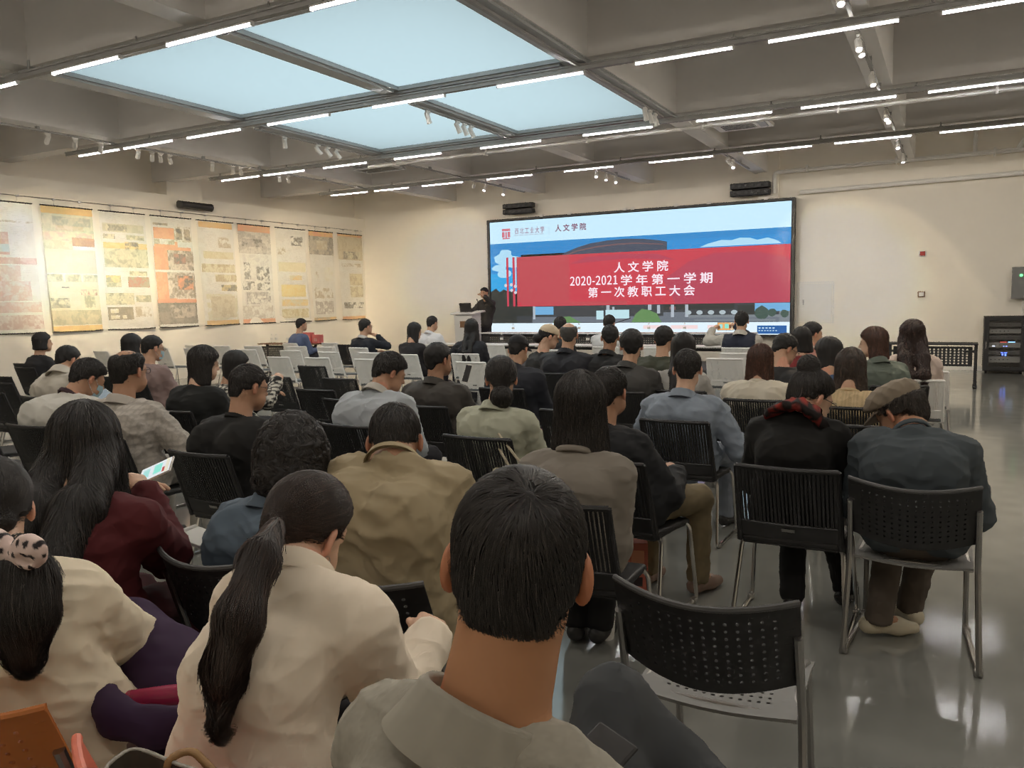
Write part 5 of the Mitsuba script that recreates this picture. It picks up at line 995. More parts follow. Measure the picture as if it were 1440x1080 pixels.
sit((-3.573, 3.35, 1.155), .0, -.12, 'man with a crew cut and glasses in a black sweater', 'black', 'black chair of the crew cut man in black', rel=60, hp=12, b=1.2, sw=.23, top='sweater', col=(.012, .012, .012), off=.022, wr=.005, collar='band', near=1, hs=1.06, hopt=dict(th=.007), skin='b', extra=('glasses',))
P16 = sit((-4.70, 3.40, 1.215), .10, -.08, 'man with thinning hair and glasses in a pale checked shirt', 'black', 'black chair of the man in checked shirt', yaw=10, rel=45, hp=2, b=1.2, sw=.225, top='shirt', col=(.40, .37, .335), pat='check', collar='fold', off=.026, wr=.009, near=1, hs=1.14, hopt=dict(th=.013, bald=.55), pants=(.35, .34, .31), skin='b', extra=('glasses',), arms=((-.12, .32, .7), (.30, .36, .72)), hands=('relaxed', 'hold'))
P17 = sit((-5.553, 3.68, 1.117), -.02, -.2, 'man with face mask in a light grey top, leaning over a tablet', 'black', 'black chair of the masked man in light grey', rel=70, hp=26, neck=(-5.554, 3.53, .993), b=1.25, sw=.225, slouch=.07, top='shirt', col=(.50, .49, .45), off=.026, wr=.006, collar=('band', 1.2), collar_col=(.05, .03, .035), near=1, hs=1.10, hopt=dict(th=.018), skin='b', extra=('mask',), arms=((-.24, .30, .88), (-.07, .32, .88)))
P18 = sit((-7.373, 4.7, 1.146), .04, -.1, 'man with short hair in a pale grey hooded top', 'black', 'black chair of the man in the hooded top', rel=55, hp=18, neck=(-7.289, 4.58, 1.01), b=1.15, sw=.22, top='hoodie', col=(.46, .43, .37), off=.03, wr=.01, collar=('fold', 1.7), hs=1.08, hopt=dict(th=.012))
sit((-11.388, 6.9, 1.168), .05, -.05, 'woman in black sitting alone below the leftmost posters', 'black', 'black chair of the lone woman below the posters', rel=75, hp=0, fem=True, top='jacket', col=(.018, .018, .02), off=.022, hair='bob', hs=1.1, hopt=dict(L=.08, th=.02))
sit((-7.856, 6.0, 1.178), .07, -.08, 'man in a mauve shirt with a face mask and glasses', 'black', 'black chair of the man in mauve shirt', rel=65, hp=8, b=1.2, sw=.23, top='shirt', col=(.235, .165, .155), off=.024, wr=.008, hs=1.12, hopt=dict(th=.012), extra=('mask', 'glasses'))
sit((-8.617, 6.3, 1.178), .0, -.05, 'dark haired person hidden behind the masked man in mauve', 'black', 'black chair behind the man in mauve', hp=6, fem=True, top='jacket', col=(.02, .02, .022), hair='bob', hs=1.1, hopt=dict(L=.08, th=.022))
sit((-5.285, 4.5, 1.169), .03, -.1, 'woman with dark tied hair in a black top, in profile', 'black', 'black chair of the woman in profile', rel=70, hp=10, fem=True, b=1.15, sw=.20, top='sweater', col=(.013, .014, .014), off=.022, near=1, hair='bob', hs=1.08, hopt=dict(th=.022, L=.15), skin='c')
sit((-5.583, 5.1, 1.098), .1, -.05, 'woman with black hair in a black and white maze pattern top', 'black', 'black chair of the woman in patterned top', yaw=-20, hp=14, fem=True, top='blouse', col=(.03, .03, .03), pat='maze', off=.022, hair='bob', hs=1.04, hopt=dict(L=.1, th=.018), arms=((-.1, .3, .8), (.16, .26, .96)))
# ---- far rows
sit((-12.164, 12.95, 1.215), .0, -.06, 'man in a blue shirt sitting far back below the posters', 'white', 'white chair of the man in blue shirt', yaw=-16, rel=60, hp=0, b=1.1, top='shirt', col=(.085, .115, .205), hs=1.1, wr=.004)
sit((-9.602, 11.9, 1.203), .1, -.06, 'man in a dark vest over white shirt resting chin on hand', 'white', 'white chair of the man in dark vest', yaw=-10, rel=55, hp=0, b=1.2, sw=.23, top='vest', col=(.012, .015, .022), collar='fold', collar_col=(.5, .48, .45), hs=1.18, arms='chin', extra=('glasses',))
sit((-7.495, 10.5, 1.180), .03, -.05, 'woman with straight dark hair in black, far left of the podium', 'white', 'white chair of the woman in black near the podium', rel=60, hp=12, fem=True, top='jacket', col=(.016, .014, .016), hair='bob', hs=1.08, hopt=dict(L=.16, th=.018))
sit((-8.991, 13.2, 1.224), .12, -.1, 'man in a white shirt left of the podium', 'white', 'white chair of the man in white shirt', yaw=-10, rel=40, hp=6, b=1.2, sw=.24, top='shirt', col=(.62, .62, .64), collar='fold', hs=1.14, wr=.004)
sit((-6.624, 10.8, 1.215), .0, -.02, 'woman with very long black hair and black dress before the podium', 'white', 'white chair of the woman with very long hair', yaw=14, rel=0, hp=2, fem=True, b=1.1, top='dress', col=(.016, .017, .022), hair='long', hs=1.14, hopt=dict(L=.55, th=.02), arms=((-.34, .22, .88), (.1, .3, .7)))
sit((-3.598, 6.7, 1.168), .0, -.08, 'man in a dark navy jacket and black cap', 'black', 'black chair of the man in black cap', rel=25, hp=14, b=1.2, sw=.225, top='jacket', col=(.013, .015, .022), off=.024, hs=1.06, extra=('dark_cap',), hopt=dict(th=.01), collar='fold')
sit((-4.205, 8.6, 1.196), .0, -.12, 'woman in black with a cream baseball cap, leaning right', 'white', 'white chair of the woman in cream cap', yaw=-30, rel=75, hp=16, fem=True, b=1.1, top='t_shirt', col=(.014, .014, .014), sleeve=.5, hair='lowbun', hs=1.12, extra=('baseball_cap',), hopt=dict(th=.016), arms='phone', skin='c')
sit((-5.657, 12.0, 1.214), .0, -.06, 'dark haired person half hidden behind the cream cap', 'white', 'white chair behind the cream cap', hp=10, top='jacket', col=(.02, .02, .022), hs=1.08, hopt=dict(th=.02))
sit((-3.763, 8.2, 1.232), .02, -.06, 'balding man in a black jacket right of the cream cap', 'black', 'black chair of the balding man', rel=5, hp=4, b=1.25, sw=.24, top='jacket', col=(.016, .017, .022), off=.024, collar='fold', hs=1.14, hopt=dict(th=.012, bald=.98), hairc='grey')
sit((-5.16, 12.9, 1.218), .05, -.06, 'man in a white shirt at the front table, half hidden', 'white', 'white chair at the front table', hp=6, b=1.15, sw=.23, top='shirt', col=(.55, .55, .55), hs=1.12, hopt=dict(th=.016))
sit((-3.313, 8.3, 1.205), .0, -.06, 'man in a black polo before the white shirted man', 'black', 'black chair of the man in black polo', rel=0, hp=8, b=1.15, sw=.22, top='polo_shirt', col=(.014, .014, .015), collar='fold', hs=1.10, hopt=dict(th=.012), skin='d')
sit((-2.512, 6.8, 1.205), .03, -.08, 'man with thick black hair in a dark grey jacket', 'black', 'black chair of the man in dark grey jacket', yaw=-6, rel=0, hp=6, b=1.12, sw=.215, top='jacket', col=(.048, .047, .045), off=.022, collar='fold', hs=1.10, hopt=dict(th=.024), wr=.007)
sit((-2.635, 8.1, 1.196), -.02, -.07, 'man in a dark olive sweater', 'black', 'black chair of the man in olive', rel=20, hp=6, b=1.2, sw=.235, top='sweater', col=(.040, .043, .028), off=.022, hs=1.08, hopt=dict(th=.018))
sit((-2.10, 7.0, 1.170), .06, -.06, 'woman with a long dark braid behind the denim shirt man', 'black', 'black chair of the woman with dark braid', rel=10, hp=8, fem=True, top='coat', col=(.36, .35, .33), hair='long', hs=1.10, hopt=dict(L=.42, th=.02, rad=(.08, .06, .03)))
P39 = sit((-2.962, 13.0, 1.239), .0, -.06, 'man raising a phone to photograph the screen', 'white', 'white chair of the man taking a photo', rel=5, hp=2, b=1.15, sw=.25, top='jacket', col=(.016, .020, .036), pat='light_sleeve', off=.026, collar=('fold', 1.4), collar_col=(.42, .40, .36), hs=1.2, hopt=dict(th=.018), arms=((-.52, .26, 1.10), (-.16, .36, 1.16)), hands='hold')
sit((-1.35, 6.6, 1.109), .02, -.07, 'woman with reddish brown hair in a cream sweater', 'black', 'black chair of the woman in cream sweater', rel=25, hp=8, fem=True, b=1.2, sw=.205, top='sweater', col=(.50, .46, .38), off=.026, wr=.007, hair='bob', hairc='red', near=1, hs=1.04, hopt=dict(L=.19, th=.016, rad=(.08, .08, .06)), collar='band')
sit((-1.307, 7.4, 1.155), .02, -.1, 'man in a black jacket looking down, right of the cream sweater', 'black', 'black chair of the man looking down', rel=60, hp=26, b=1.1, top='jacket', col=(.016, .016, .017), off=.024, hs=1.06, hopt=dict(th=.014), extra=('glasses',))
sit((-1.369, 8.7, 1.172), .04, -.05, 'woman with dark hair in a red sweater', 'white', 'white chair of the woman in red', rel=10, hp=6, fem=True, b=1.1, top='sweater', col=(.16, .018, .018), hair='bob', hs=1.02, hopt=dict(L=.11, th=.018))
sit((-1.412, 9.7, 1.186), .03, -.05, 'person in a dusty pink top near the screen corner', 'white', 'white chair of the person in dusty pink', rel=60, hp=4, fem=True, top='sweater', col=(.36, .17, .14), hair='short', hs=1.0, hopt=dict(th=.024, nape=-.08), collar='band', collar_col=(.5, .42, .38))
sit((-.908, 7.1, 1.135), .02, -.08, 'woman with black hair in a blue top, head turned left', 'black', 'black chair of the woman in blue', rel=-45, hp=16, fem=True, top='sweater', col=(.04, .075, .15), hair='bob', hs=1.06, hopt=dict(L=.09, th=.02))
sit((-.664, 6.4, 1.083), .02, -.08, 'woman with brown shoulder length hair in a tan ribbed sweater', 'black', 'black chair of the woman in tan sweater', rel=0, hp=14, fem=True, b=1.15, sw=.20, top='sweater', col=(.45, .34, .20), pat='stripe', off=.024, near=1, hair='wavy', hairc=(.030, .022, .018), hs=1.08, collar='band', hopt=dict(L=.19, th=.022))
sit((-.636, 7.9, 1.192), .14, -.03, 'woman with auburn hair in a grey green jacket, seen from the side', 'black', 'black chair of the woman in grey green', yaw=34, rel=-82, hp=6, fem=True, b=1.15, sw=.2, top='jacket', col=(.105, .125, .105), off=.024, wr=.007, near=1, hair='bob', hairc='red', hs=1.06, hopt=dict(L=.13, th=.018), skin='c', collar='fold')
sit((-.348, 8.5, 1.225), .03, -.02, 'woman with long wavy dark hair in a pale coat, right end of the audience', 'white', 'white chair of the woman with long wavy hair', yaw=8, rel=0, hp=2, fem=True, b=1.0, sw=.165, top='coat', col=(.55, .45, .40), off=.03, hair='wavy', hairc=(.022, .012, .010), near=1, hs=1.10, hopt=dict(L=.40, th=.026, rad=(.105, .11, .09)), arms='lap')
person((-10.75, 18.2, 1.86), (-10.75, 18.15), 'speaker in dark clothes standing at the podium with one hand raised', yaw=165, hy=8, hp=4, b=1.1, sw=.22, top='jacket', col=(.035, .033, .032), off=.022, hs=1.1, hopt=dict(th=.014), legs='stand', hipz=1.05, arms=((-.36, .30, 1.76), (.22, .3, 1.42)), poles=((-.8, -.2, -.8), (.6, -.4, -.6)), near=0, skin='b')
# ================================================================ empty chairs
ORD = ['first', 'second', 'third', 'fourth', 'fifth', 'sixth', 'seventh', 'eighth', 'ninth', 'tenth']
for row, xs in (('in the white row nearest the audience', [(-14.1, 9.98), (-9.16, 9.55), (-8.4, 9.56), (-7.4, 9.5), (-5.57, 9.4), (-.27, 9.5)]), ('in the second white row', [(-13.75, 11.02), (-12.9, 11.05), (-11.39, 11.0), (-10.27, 10.93), (-9.2, 10.75), (-8.34, 10.74), (-2.6, 10.75)]),
                ('in the third white row', [(-13.95, 11.95), (-13.1, 11.95), (-12.23, 11.95), (-11.18, 12.05), (-10.36, 12.0), (-7.21, 11.8), (-2.69, 11.8), (-.45, 11.4)]), ('in the farthest white row', [(-11.4, 13.3), (-7.4, 13.15), (-4.19, 12.85)])):
    for i, (x, y) in enumerate(xs): chair('white', x, y, f'empty white slat back chair, {ORD[i]} from the left {row}', (i * 37 % 7 - 3) * 1.2, 'empty white chairs')
for x, y, lab in ((-7.29, 8.24, 'upper of two empty black chairs one behind the other left of center'), (-5.21, 6.02, 'lower of two empty black chairs one behind the other left of center'), (-5.75, 6.98, 'empty black chair beside the two stacked looking ones, right'), (-10.5, 12.75, 'empty black chair standing among the white chairs'),
    (-.52, 5.56, 'empty black slat chair between the red scarf woman and the flat cap man'), (-2.45, 3.4, 'empty black chair left of the khaki jacket man head'), (-12.2, 7.4, 'empty black chair nearest the left wall'), (-10.1, 5.9, 'empty black chair by the left frame edge, second row'), (-9.2, 5.4, 'empty black chair by the left frame edge, third row'),
    (-6.3, 3.45, 'empty black chair at the left frame edge behind the dark red coat'), (-8.2, 4.75, 'empty black chair left of the hooded top man'), (-6.6, 6.9, 'empty black chair right of the mauve shirt man'), (-4.4, 5.5, 'empty black chair left of the dark grey shirt man'), (-2.4, 5.55, 'empty black chair right of the bun woman'), (-7.0, 3.9, 'empty black chair at the far left, row of the masked man')):
    chair('black', x, y, lab, 0, 'empty black chairs')
chair('perforated', -.59, 2.44, 'empty black perforated chair with grey seat in the right foreground', 2)
# ================================================================ stage, tables, podium
solo('stage', rbox(-12.6, -3.2, 16.7, 19.15, 0, .12, .01), 'slate_plastic', label='low dark stage under the podium and the long table', cat='stage')
def tab_panel(w, h):
    nu, nv = max(4, int(w / .055)), max(3, int(h / .055))
    return perforated(nu, nv, lambda u, v: np.array([(u - .5) * w, 0, v * h]), .013, .006, (.03, .08))
PAN = mikit.ply(tab_panel(1.42, .30), 'mat_black_matte', 30)
def table(x, y, z0, w, top, lab, h=.75, group=None, panel=True, rz=0):
    t = thing('table', lab, 'table', group)
    to = T().translate([x, y, z0]).rotate([0, 0, 1], rz)
    part(t, 'tabletop', rbox(-w / 2, w / 2, -.22, .25, h - .028, h, .008), top, to=to)
    for s in (-1, 1):
        part(t, 'leg', cat_([box(s * (w / 2 - .09) - .02, s * (w / 2 - .09) + .02, -.02, .03, .03, h - .03), rbox(s * (w / 2 - .09) - .025, s * (w / 2 - .09) + .025, -.25, .27, .012, .045, .01)] + [lathe([(0, 0), (.022, 0), (.022, .014), (0, .014)], 10, (s * (w / 2 - .09), yy, 0)) for yy in (-.22, .24)]), 'black_matte', to=to)
    if panel: part(t, 'front_panel', PAN, None, to=to @ T().translate([0, -.19, h - .37]).scale([w / 1.62, 1, 1]))
    part(t, 'crossbar', box(-w / 2 + .09, w / 2 - .09, -.01, .02, h - .1, h - .06), 'black_matte', to=to)
    return t
for i in range(4): table(-9.55 + i * 1.68, 17.45, .12, 1.66, 'table_white', f'long stage table with black perforated front panel, {ORD[i]} from the left', group='stage tables before the screen')
for i, x in enumerate((-9.0, -7.4, -5.8, -4.2)): table(x, 14.2, 0, 1.58, 'table_white', f'white front table facing the stage, {ORD[i]} from the left', h=.78, group='white tables of the front row', panel=False)
table(-13.7, 14.2, 0, 1.7, 'wood_brown', 'dark table by the left wall with red boxes and bottles on it')
t = thing('folding_table', 'black folding table with perforated panel beside the equipment rack', 'table')
part(t, 'tabletop', rbox(-1.05, .36, 15.75, 16.2, .735, .765, .008), 'black_matte')
part(t, 'front_panel', perforated(18, 6, lambda u, v: np.array([-.95 + u * 1.23, 15.92, .36 + v * .34]), .0165, .006, (.04, .08)), 'black_matte', 30)
for x in (-1.0, .33): part(t, 'leg', cat_([box(x - .025, x + .025, 15.85, 15.9, .02, .735), rbox(x - .03, x + .03, 15.7, 16.2, 0, .04, .01), box(x - .16 if x > 0 else x, x if x > 0 else x + .16, 15.87, 15.89, .60, .64)]), 'black_matte')
p_ = thing('podium', 'white podium at the left end of the screen', 'podium')
px_, py_ = -10.78, 17.42
part(p_, 'body', trimesh.convex.convex_hull(np.array([(px_ + sx * w, py_ + yy, z) for sx in (-1, 1) for (w, yy, z) in ((.26, -.18, .15), (.26, .2, .15), (.26, -.24, 1.3), (.26, .2, 1.36))])), 'table_white')
part(p_, 'base', rbox(px_ - .3, px_ + .3, py_ - .26, py_ + .26, .12, .16, .008), 'table_white')
part(p_, 'desk', xf(rbox(-.36, .36, -.27, .27, -.02, .02, .008), rotx(.12), (px_, py_, 1.37)), 'table_white')
part(p_, 'emblem', rbox(px_ - .09, px_ + .07, py_ - .245, py_ - .215, 1.0, 1.16, .004), 'wood_brown', label='small brown square plaque')
t = thing('laptop', 'black open laptop on the podium', 'laptop')
part(t, 'keyboard_base', xf(rbox(-.17, .17, -.11, .11, 0, .016, .005), rotx(.12), (px_ - .02, py_ + .06, 1.40)), 'black_matte')
part(t, 'lid', xf(rbox(-.17, .17, -.006, .006, 0, .22, .004), rotx(.25), (px_ - .02, py_ - .05, 1.395)), 'black_matte')
t = thing('microphone', 'gooseneck microphone on the podium', 'microphone')
part(t, 'stem', tube(rounded([(px_ + .25, py_ + .1, 1.39), (px_ + .25, py_ + .08, 1.6), (px_ + .16, py_ + .2, 1.68)], .1), .006, 6), 'black_matte', 40); part(t, 'head', lathe([(0, 0), (.012, .004), (.014, .03), (.01, .05), (0, .052)], 10, (px_ + .16, py_ + .2, 1.66)), 'black_matte', 40)
t = thing('microphone', 'thin black gooseneck microphone leaning over the stage table', 'microphone')
part(t, 'stem', tube(rounded([(-7.05, 17.5, .88), (-6.95, 17.45, 1.05), (-6.45, 17.4, 1.2)], .2, 6), .008, 6), 'black_matte', 40); part(t, 'foot', rbox(-7.13, -6.97, 17.44, 17.56, .87, .895, .008), 'black_matte')
# ---------------------------------------------------------------- bottles, boxes on the tables
BP = [(0, 0), (.03, 0), (.032, .01), (.032, .06), (.029, .075), (.032, .09), (.032, .14), (.026, .165), (.013, .185), (.013, .198), (0, .198)]
BOT, CAPB, LABB = lathe(BP, 14), lathe([(0, .192), (.0155, .192), (.0155, .212), (0, .212)], 12), lathe([(.0325, .085), (.0328, .085), (.0328, .13), (.0325, .13)], 14)
bot = [('body', mikit.ply(BOT, 'mat_water', 40)), ('cap', mikit.ply(CAPB, 'mat_white_paint', 40)), ('label', mikit.ply(LABB, 'mat_white_paint', 40))]
def bottle(x, y, z, lab, group):
    t = thing('water_bottle', lab, 'bottle', group)
    for n, d in bot: part(t, n, d, None, to=T().translate([x, y, z]))
for i, (x, y) in enumerate(((-9.45, 17.35), (-8.5, 17.4), (-7.7, 17.35), (-6.0, 17.35), (-5.2, 17.4), (-4.2, 17.35))): bottle(x, y, .871, f'clear water bottle on the stage table, {ORD[i]} from the left', 'water bottles on the stage tables')
for i, (x, y) in enumerate(((-8.55, 14.15), (-7.95, 14.1), (-6.1, 14.15), (-5.6, 14.1), (-4.3, 14.15))): bottle(x, y, .781, f'clear water bottle on the white front tables, {ORD[i]} from the left', 'water bottles on the front tables')
for i, x in enumerate((-14.2, -14.05, -13.7, -13.55, -13.4, -13.25)): bottle(x, 14.1, .751, f'small bottle on the dark table by the left wall, {ORD[i]} from the left', 'bottles on the dark table')
for x0, x1, z1, lab in ((-13.35, -13.05, 1.0, 'left and taller of two pinkish red gift boxes on the dark table'), (-12.99, -12.88, .95, 'right and lower of two pinkish red gift boxes on the dark table')):
    t = thing('gift_box', lab, 'box', 'red boxes'); m = rbox(x0, x1 + (0 if z1 > .97 else .1), 14.15, 14.3, .752, z1, .006); part(t, 'carton', m, 'paper', color=vcol(m, (.60, .16, .15)))
    m = rbox(x0 + .06, x1 - .02 + (0 if z1 > .97 else .06), 14.143, 14.152, .80, z1 - .08, .002); part(t, 'print', m, 'paper', color=vcol(m, (.70, .35, .32)))
# ---------------------------------------------------------------- equipment rack
rk = thing('equipment_rack', 'black equipment rack with glass door and coloured lights by the back wall', 'rack')
rx0, rx1, ry0, ry1 = .52, 1.24, 18.75, 19.4
part(rk, 'cabinet', cat_([box(rx0, rx0 + .03, ry0 + .03, ry1, .05, 1.14), box(rx1 - .03, rx1, ry0 + .03, ry1, .05, 1.14), box(rx0, rx1, ry0 + .03, ry1, 1.11, 1.14), box(rx0, rx1, ry0 + .03, ry1, .05, .08), box(rx0, rx1, ry1 - .02, ry1, .05, 1.14)]), 'black_matte')
dr_ = part(rk, 'door', cat_([rbox(rx0, rx0 + .09, ry0, ry0 + .03, .07, 1.13, .005), rbox(rx1 - .09, rx1, ry0, ry0 + .03, .07, 1.13, .005), rbox(rx0 + .08, rx1 - .08, ry0, ry0 + .03, 1.06, 1.13, .005), rbox(rx0 + .08, rx1 - .08, ry0, ry0 + .03, .07, .14, .005)]), 'black_matte')
part(dr_, 'glass', trimesh.Trimesh([(rx0 + .09, ry0 + .015, .14), (rx1 - .09, ry0 + .015, .14), (rx1 - .09, ry0 + .015, 1.06), (rx0 + .09, ry0 + .015, 1.06)], [(0, 1, 2), (0, 2, 3)], process=False), 'lens')
part(dr_, 'handle', rbox(rx0 + .03, rx0 + .05, ry0 - .02, ry0, .5, .64, .006), 'steel')
for x in (rx0 + .06, rx1 - .06):
    for y in (ry0 + .1, ry1 - .1): part(rk, 'caster', cyl((x - .015, y, .027), (x + .015, y, .027), .027, 12), 'black_matte')
for i, (z, h) in enumerate(((.94, .08), (.80, .09), (.68, .08), (.52, .10), (.38, .08), (.22, .12))):
    u = part(rk, 'device', rbox(rx0 + .06, rx1 - .06, ry0 + .09, ry1 - .1, z, z + h, .005), 'seat_grey' if i % 2 else 'slate_plastic')
    for j in range(5): part(u, 'knob', cyl((rx0 + .14 + j * .07, ry0 + .09, z + h / 2), (rx0 + .14 + j * .07, ry0 + .075, z + h / 2), .010, 10), 'black_matte')
def led(parent, x0, x1, z0, z1, c, y=ry0 + .086): part(parent, 'indicator_light', box(x0, x1, y, y + .003, z0, z1), 'black_matte', emitter={'type': 'area', 'radiance': rgb(c), 'sampling_weight': .01})
led(rk, .80, .92, .625, .635, (1.4, .12, .1)); led(rk, .94, 1.06, .62, .64, (.5, 1.1, 2.2)); led(rk, .67, .72, .54, .56, (1.1, 1.3, 1.6)); led(rk, .86, .88, .54, .56, (.4, .6, 2.0)); led(rk, .90, .93, .54, .56, (.4, .6, 2.0)); led(rk, .82, .94, .41, .43, (.2, .4, 2.2)); led(rk, .84, .87, .36, .40, (.3, .5, 2.2)); led(rk, .89, .92, .35, .40, (.3, .6, 2.2))
# ---------------------------------------------------------------- small things near the people
def phone(c, x, y, n_up, lab, lit, size=(.075, .155), body=(.55, .55, .56), kind='phone'):
    """slab at c: x along its width, y along its length"""
    x, y = np.asarray(x, float), np.asarray(y, float); y /= np.linalg.norm(y); x = x - y * (x @ y); x /= np.linalg.norm(x); z = np.cross(x, y)
    R_ = np.stack([x, y, z], 1); w, h = size
    t = thing(kind, lab, kind.replace('_', ' '))
    m = xf(rbox(-w / 2, w / 2, -h / 2, h / 2, -.004, .004, .0035), R_, c); part(t, 'case', m, 'gloss', 40, color=None if False else None) if False else part(t, 'case', m, 'white_paint' if body[0] > .3 else 'black_matte')
    m = xf(box(-w / 2 + .004, w / 2 - .004, -h / 2 + .006, h / 2 - .006, .0041, .0047), R_, c)
    sk_ = part(t, 'screen', m, 'black_matte', **({'emitter': {'type': 'area', 'radiance': rgb(lit), 'sampling_weight': .02}} if lit else {}))
    if lit and h > .14 and kind == 'phone':
        for (a, b, c_, d_, col) in ((-.5, .35, .5, .47, (.75, .7, .55)), (-.35, -.05, .3, .22, (.25, .75, .62)), (.05, .26, .38, .34, (.45, .06, .05)), (-.3, -.42, .3, -.2, (.35, .7, .66))):
            part(sk_, 'screen_block', xf(box(a * w * .9, c_ * w * .9, b * h * .9, d_ * h * .9, .0048, .0052), R_, c), 'black_matte', emitter={'type': 'area', 'radiance': rgb(col), 'sampling_weight': .01})
    return t
phone((-2.625, 1.985, 1.012), (.0, -.7, -.7), (.86, .25, .38), 1, 'white phone with a bright chat screen held by the woman in dark red', (.72, .76, .80))
phone((-3.56, 5.72, 1.03), (1, -.2, .1), (.15, .3, .95), 1, 'pale grey phone held up by the man in dark grey shirt', None, body=(.5, .5, .5))
phone((-3.31, 13.38, 1.15), (0, 0, -1), (1, .1, 0), 1, 'phone with an orange lit screen raised to photograph the stage', (.85, .42, .14), size=(.13, .26), body=(.02, .02, .02))
phone((-5.70, 3.83, .94), (.9, .1, -.3), (.15, .75, .25), 1, 'white tablet in front of the masked man in light grey', (.20, .24, .26), size=(.17, .25), kind='tablet')
phone((-.46, 1.05, .925), (.8, -.2, -.2), (.2, .6, .2), 1, 'dark phone in the right hand of the man in grey polo', None, body=(.02, .02, .02))
t = thing('notebook', 'open white notebook on the lap of the woman in dark red', 'notebook')
for k, (a, lab) in enumerate(((-.35, None), (.25, None))):
    m = xf(xf(rbox(-.10, .10, -.075, .075, 0, .012, .003), roty(a), (-.095 + .19 * k, 0, .02)), rotz(.25), (-2.60, 2.08, .70)); part(t, 'page_block', m, 'paper', color=vcol(m, (.50, .50, .48)))
# bow of the woman at the left
t = thing('hair_bow', 'pale pink hair bow with black spots at the left frame edge', 'hair bow')
bc = np.array([-1.752, .965, 1.10])
def bowfn(P):
    q = P - np.float32(bc); d = sph(q, (0, 0, 0), .016)
    for s in (-1, 1):
        d = smin(d, np.maximum(ell(q @ np.float32(roty(s * -.22)), (s * .060, -.004, .004), (.062, .024, .038)), -ell(q, (s * .075, -.03, .004), (.03, .018, .016))), .01)
        d = smin(d, cone(q, (0, 0, -.005), (s * .030 + .01, -.01, -.065), .010, .020, (1, .45, 1)), .01)
    return d
m = mesh_of(bowfn, bc - .14, bc + .14, .004); v = np.asarray(m.vertices); m.vertices = v + vnormals(m) * (.004 * (meshkit.noise(v * 60) - .5))[:, None]
v = np.asarray(m.vertices) - bc; gx, gz = v[:, 0] / .027, v[:, 2] / .027; row = np.floor(gz); fx = gx + .5 * (row % 2); dd = np.hypot(fx - np.floor(fx) - .5, gz - row - .5)
part(t, 'ribbon', m, 'smooth_cloth', True, color=np.where((dd < .27)[:, None], (.02, .015, .018), (.66, .52, .48)))
# purple coat, thermos, tote bag
def coatfn(P):
    pts = [(-2.02, 1.36, .76), (-1.90, 1.21, .775), (-1.77, 1.13, .725), (-1.64, 1.10, .695), (-1.54, 1.12, .69), (-1.46, 1.2, .69)]
    d = None
    for a, b in zip(pts[:-1], pts[1:]): c = cone(P, a, b, .040, .044); d = c if d is None else smin(d, c, .03)
    d = smin(d, cone(P, (-2.02, 1.38, .74), (-1.66, 1.34, .66), .10, .12, (1, 1, .75)), .05)
    d = smin(d, cone(P, (-1.80, 1.25, .55), (-1.62, 1.2, .42), .08, .10), .08)
    return smin(d, cone(P, (-1.93, 1.5, .62), (-1.72, 1.46, .58), .06, .07), .04)
m = mesh_of(coatfn, (-2.2, .95, .28), (-1.3, 1.65, .98), .011); v = np.asarray(m.vertices); m.vertices = v + vnormals(m) * (.014 * (np.abs(meshkit.noise(v * np.array([9, 16, 9])) - .5) * 2 - .4))[:, None]
solo('folded_coat', m, 'cloth', 'dark purple coat bundled on the lap of the bow girl', 'coat', smooth=True, color=vcol(m, (.030, .014, .040)))
t = thing('thermos', 'pink red thermos bottle lying on the purple coat', 'bottle')
ta, tb = np.array([-1.735, 1.17, .672]), np.array([-1.49, 1.33, .70]); td = (tb - ta) / np.linalg.norm(tb - ta)
m = tube([ta, ta + td * .006, tb - td * .01, tb], [.027, .031, .031, .026], 20); part(t, 'body', m, 'gloss', 40, color=None) if False else part(t, 'body', m, 'gloss', True, color=vcol(m, (.30, .025, .07)))
m = tube([ta - td * .004, ta - td * .003, ta + td * .03, ta + td * .032], [.022, .0315, .0318, .0312], 20); part(t, 'cap', m, 'gloss', True, color=vcol(m, (.24, .012, .04)))
t = thing('tote_bag', 'open olive leather tote bag with tan strap at the bottom edge', 'bag')
bgc = np.array([-1.06, .80, .765])
n_ = 40; V = []
for (dz, k) in ((.11, 1.0), (.11, .965), (-.22, .90), (-.22, .93)):
    for i in range(n_):
        a = 2 * math.pi * i / n_; ex = abs(math.cos(a)) ** .6 * math.copysign(1, math.cos(a)); ey = abs(math.sin(a)) ** .6 * math.copysign(1, math.sin(a))
        V.append(bgc + np.array([ex * .125 * k, ey * .05 * k, dz + (.014 * math.cos(2 * a + .5) if dz > 0 else 0)]) @ rotz(-.12))
F = []
for r0, r1 in ((3, 0), (0, 1), (1, 2)):
    for i in range(n_): j = (i + 1) % n_; F += [(r0 * n_ + i, r0 * n_ + j, r1 * n_ + j), (r0 * n_ + i, r1 * n_ + j, r1 * n_ + i)]
F += [(2 * n_, 2 * n_ + i, 2 * n_ + i + 1) for i in range(1, n_ - 1)] + [(3 * n_, 3 * n_ + i + 1, 3 * n_ + i) for i in range(1, n_ - 1)]
m = trimesh.Trimesh(V, F, process=False); part(t, 'body', m, 'leather', 40) if False else part(t, 'body', m, 'leather', True, color=vcol(m, (.050, .044, .034)))
ring = [V[i] + (0, 0, .001) for i in range(n_)] + [V[0] + (0, 0, .001)]
m = tube(ring, .0035, 6, False); part(t, 'piping', m, 'leather', True, color=vcol(m, (.36, .34, .30)), label='pale edge piping')
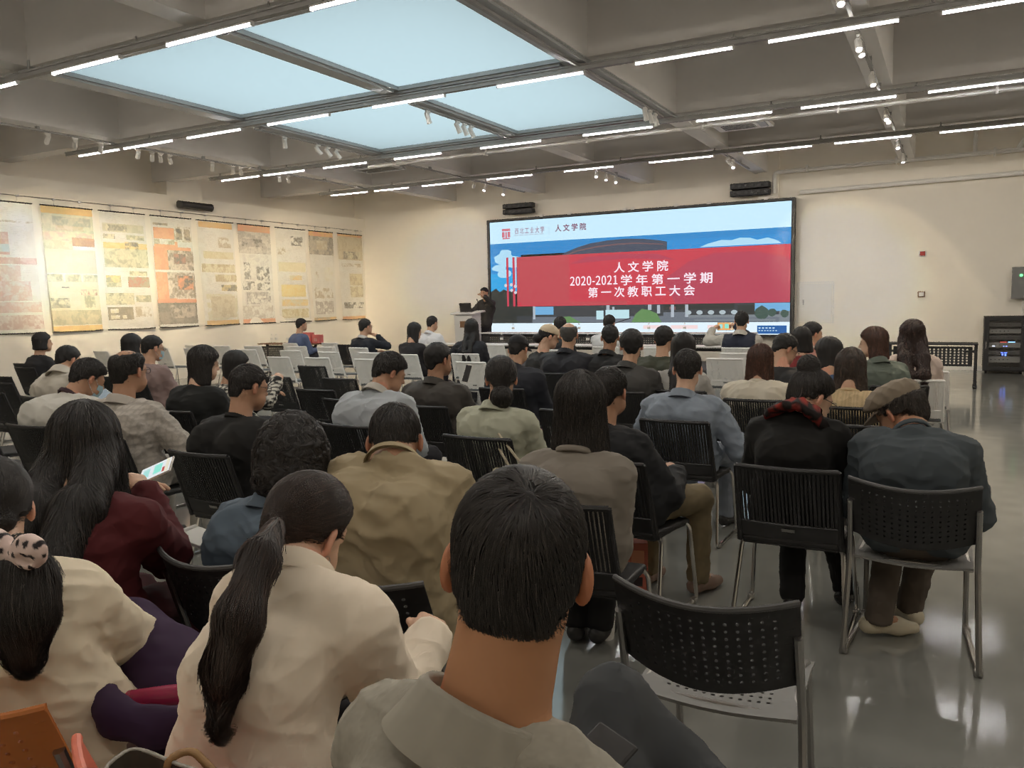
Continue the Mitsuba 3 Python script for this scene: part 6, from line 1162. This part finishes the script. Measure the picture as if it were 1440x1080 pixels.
m = tube(rounded([V[12] + (0, -.004, -.09), V[12] + (0, -.004, .005), V[12] + (.02, .03, .012), V[9] + (.01, .03, -.05)], .03, 4), .007, 8); part(t, 'strap', m, 'leather', True, color=vcol(m, (.30, .17, .07)), label='tan leather strap')
# box and cup on the floor
t = thing('carton', 'reddish printed carton standing on the floor under a black chair', 'box')
Rb = rotz(.42); bo = np.array([-1.425, 4.10, 0]) + Rb @ np.array([0, .0, 0])
m = xf(rbox(-.105, 0, 0, .16, 0, .30, .004), Rb, bo); part(t, 'box_body', m, 'paper', color=vcol(m, (.36, .10, .065)))
m = xf(box(.0005, .0015, .01, .15, .01, .16), Rb, bo); part(t, 'side_print', m, 'paper', color=vcol(m, (.42, .22, .13)))
m = cat_([xf(box(.0016, .0025, .02 + k * .042, .05 + k * .042, .07 + .006 * (k % 2), .13 - .01 * (k % 2)), Rb, bo) for k in range(3)] + [xf(box(-.08, -.03, -.0025, -.0005, .06, .11), Rb, bo)]); part(t, 'dark_print', m, 'paper', color=vcol(m, (.03, .02, .02)), kind='stuff')
m = xf(box(-.09, -.02, -.002, -.0005, .18, .26), Rb, bo); part(t, 'front_print', m, 'paper', color=vcol(m, (.50, .22, .13)))
t = thing('paper_cup', 'white cup on the floor beside a chair leg', 'cup')
part(t, 'cup', lathe([(0, 0), (.040, 0), (.047, .115), (.043, .115), (.037, .006), (0, .006)], 20, (-1.43, 3.5, 0)), 'white_paint', 40)
m = cat_([tube([(-2.30, 4.02, .86), (-2.20, 3.98, .78), (-2.12, 3.97, .70)], .008, 6), tube([(-2.30, 4.0, .80), (-2.22, 3.96, .72), (-2.16, 3.98, .60)], .008, 6), rbox(-2.34, -2.05, 3.99, 4.08, .42, .66, .02)])
solo('shoulder_bag', m, 'cloth', 'beige shoulder bag hanging on the chair behind the bun woman', 'bag', smooth=40) if False else solo('shoulder_bag', m, 'cloth', 'beige strapped bag hanging on the chair behind the bun woman', 'bag', smooth=True, color=vcol(m, (.45, .40, .30)))
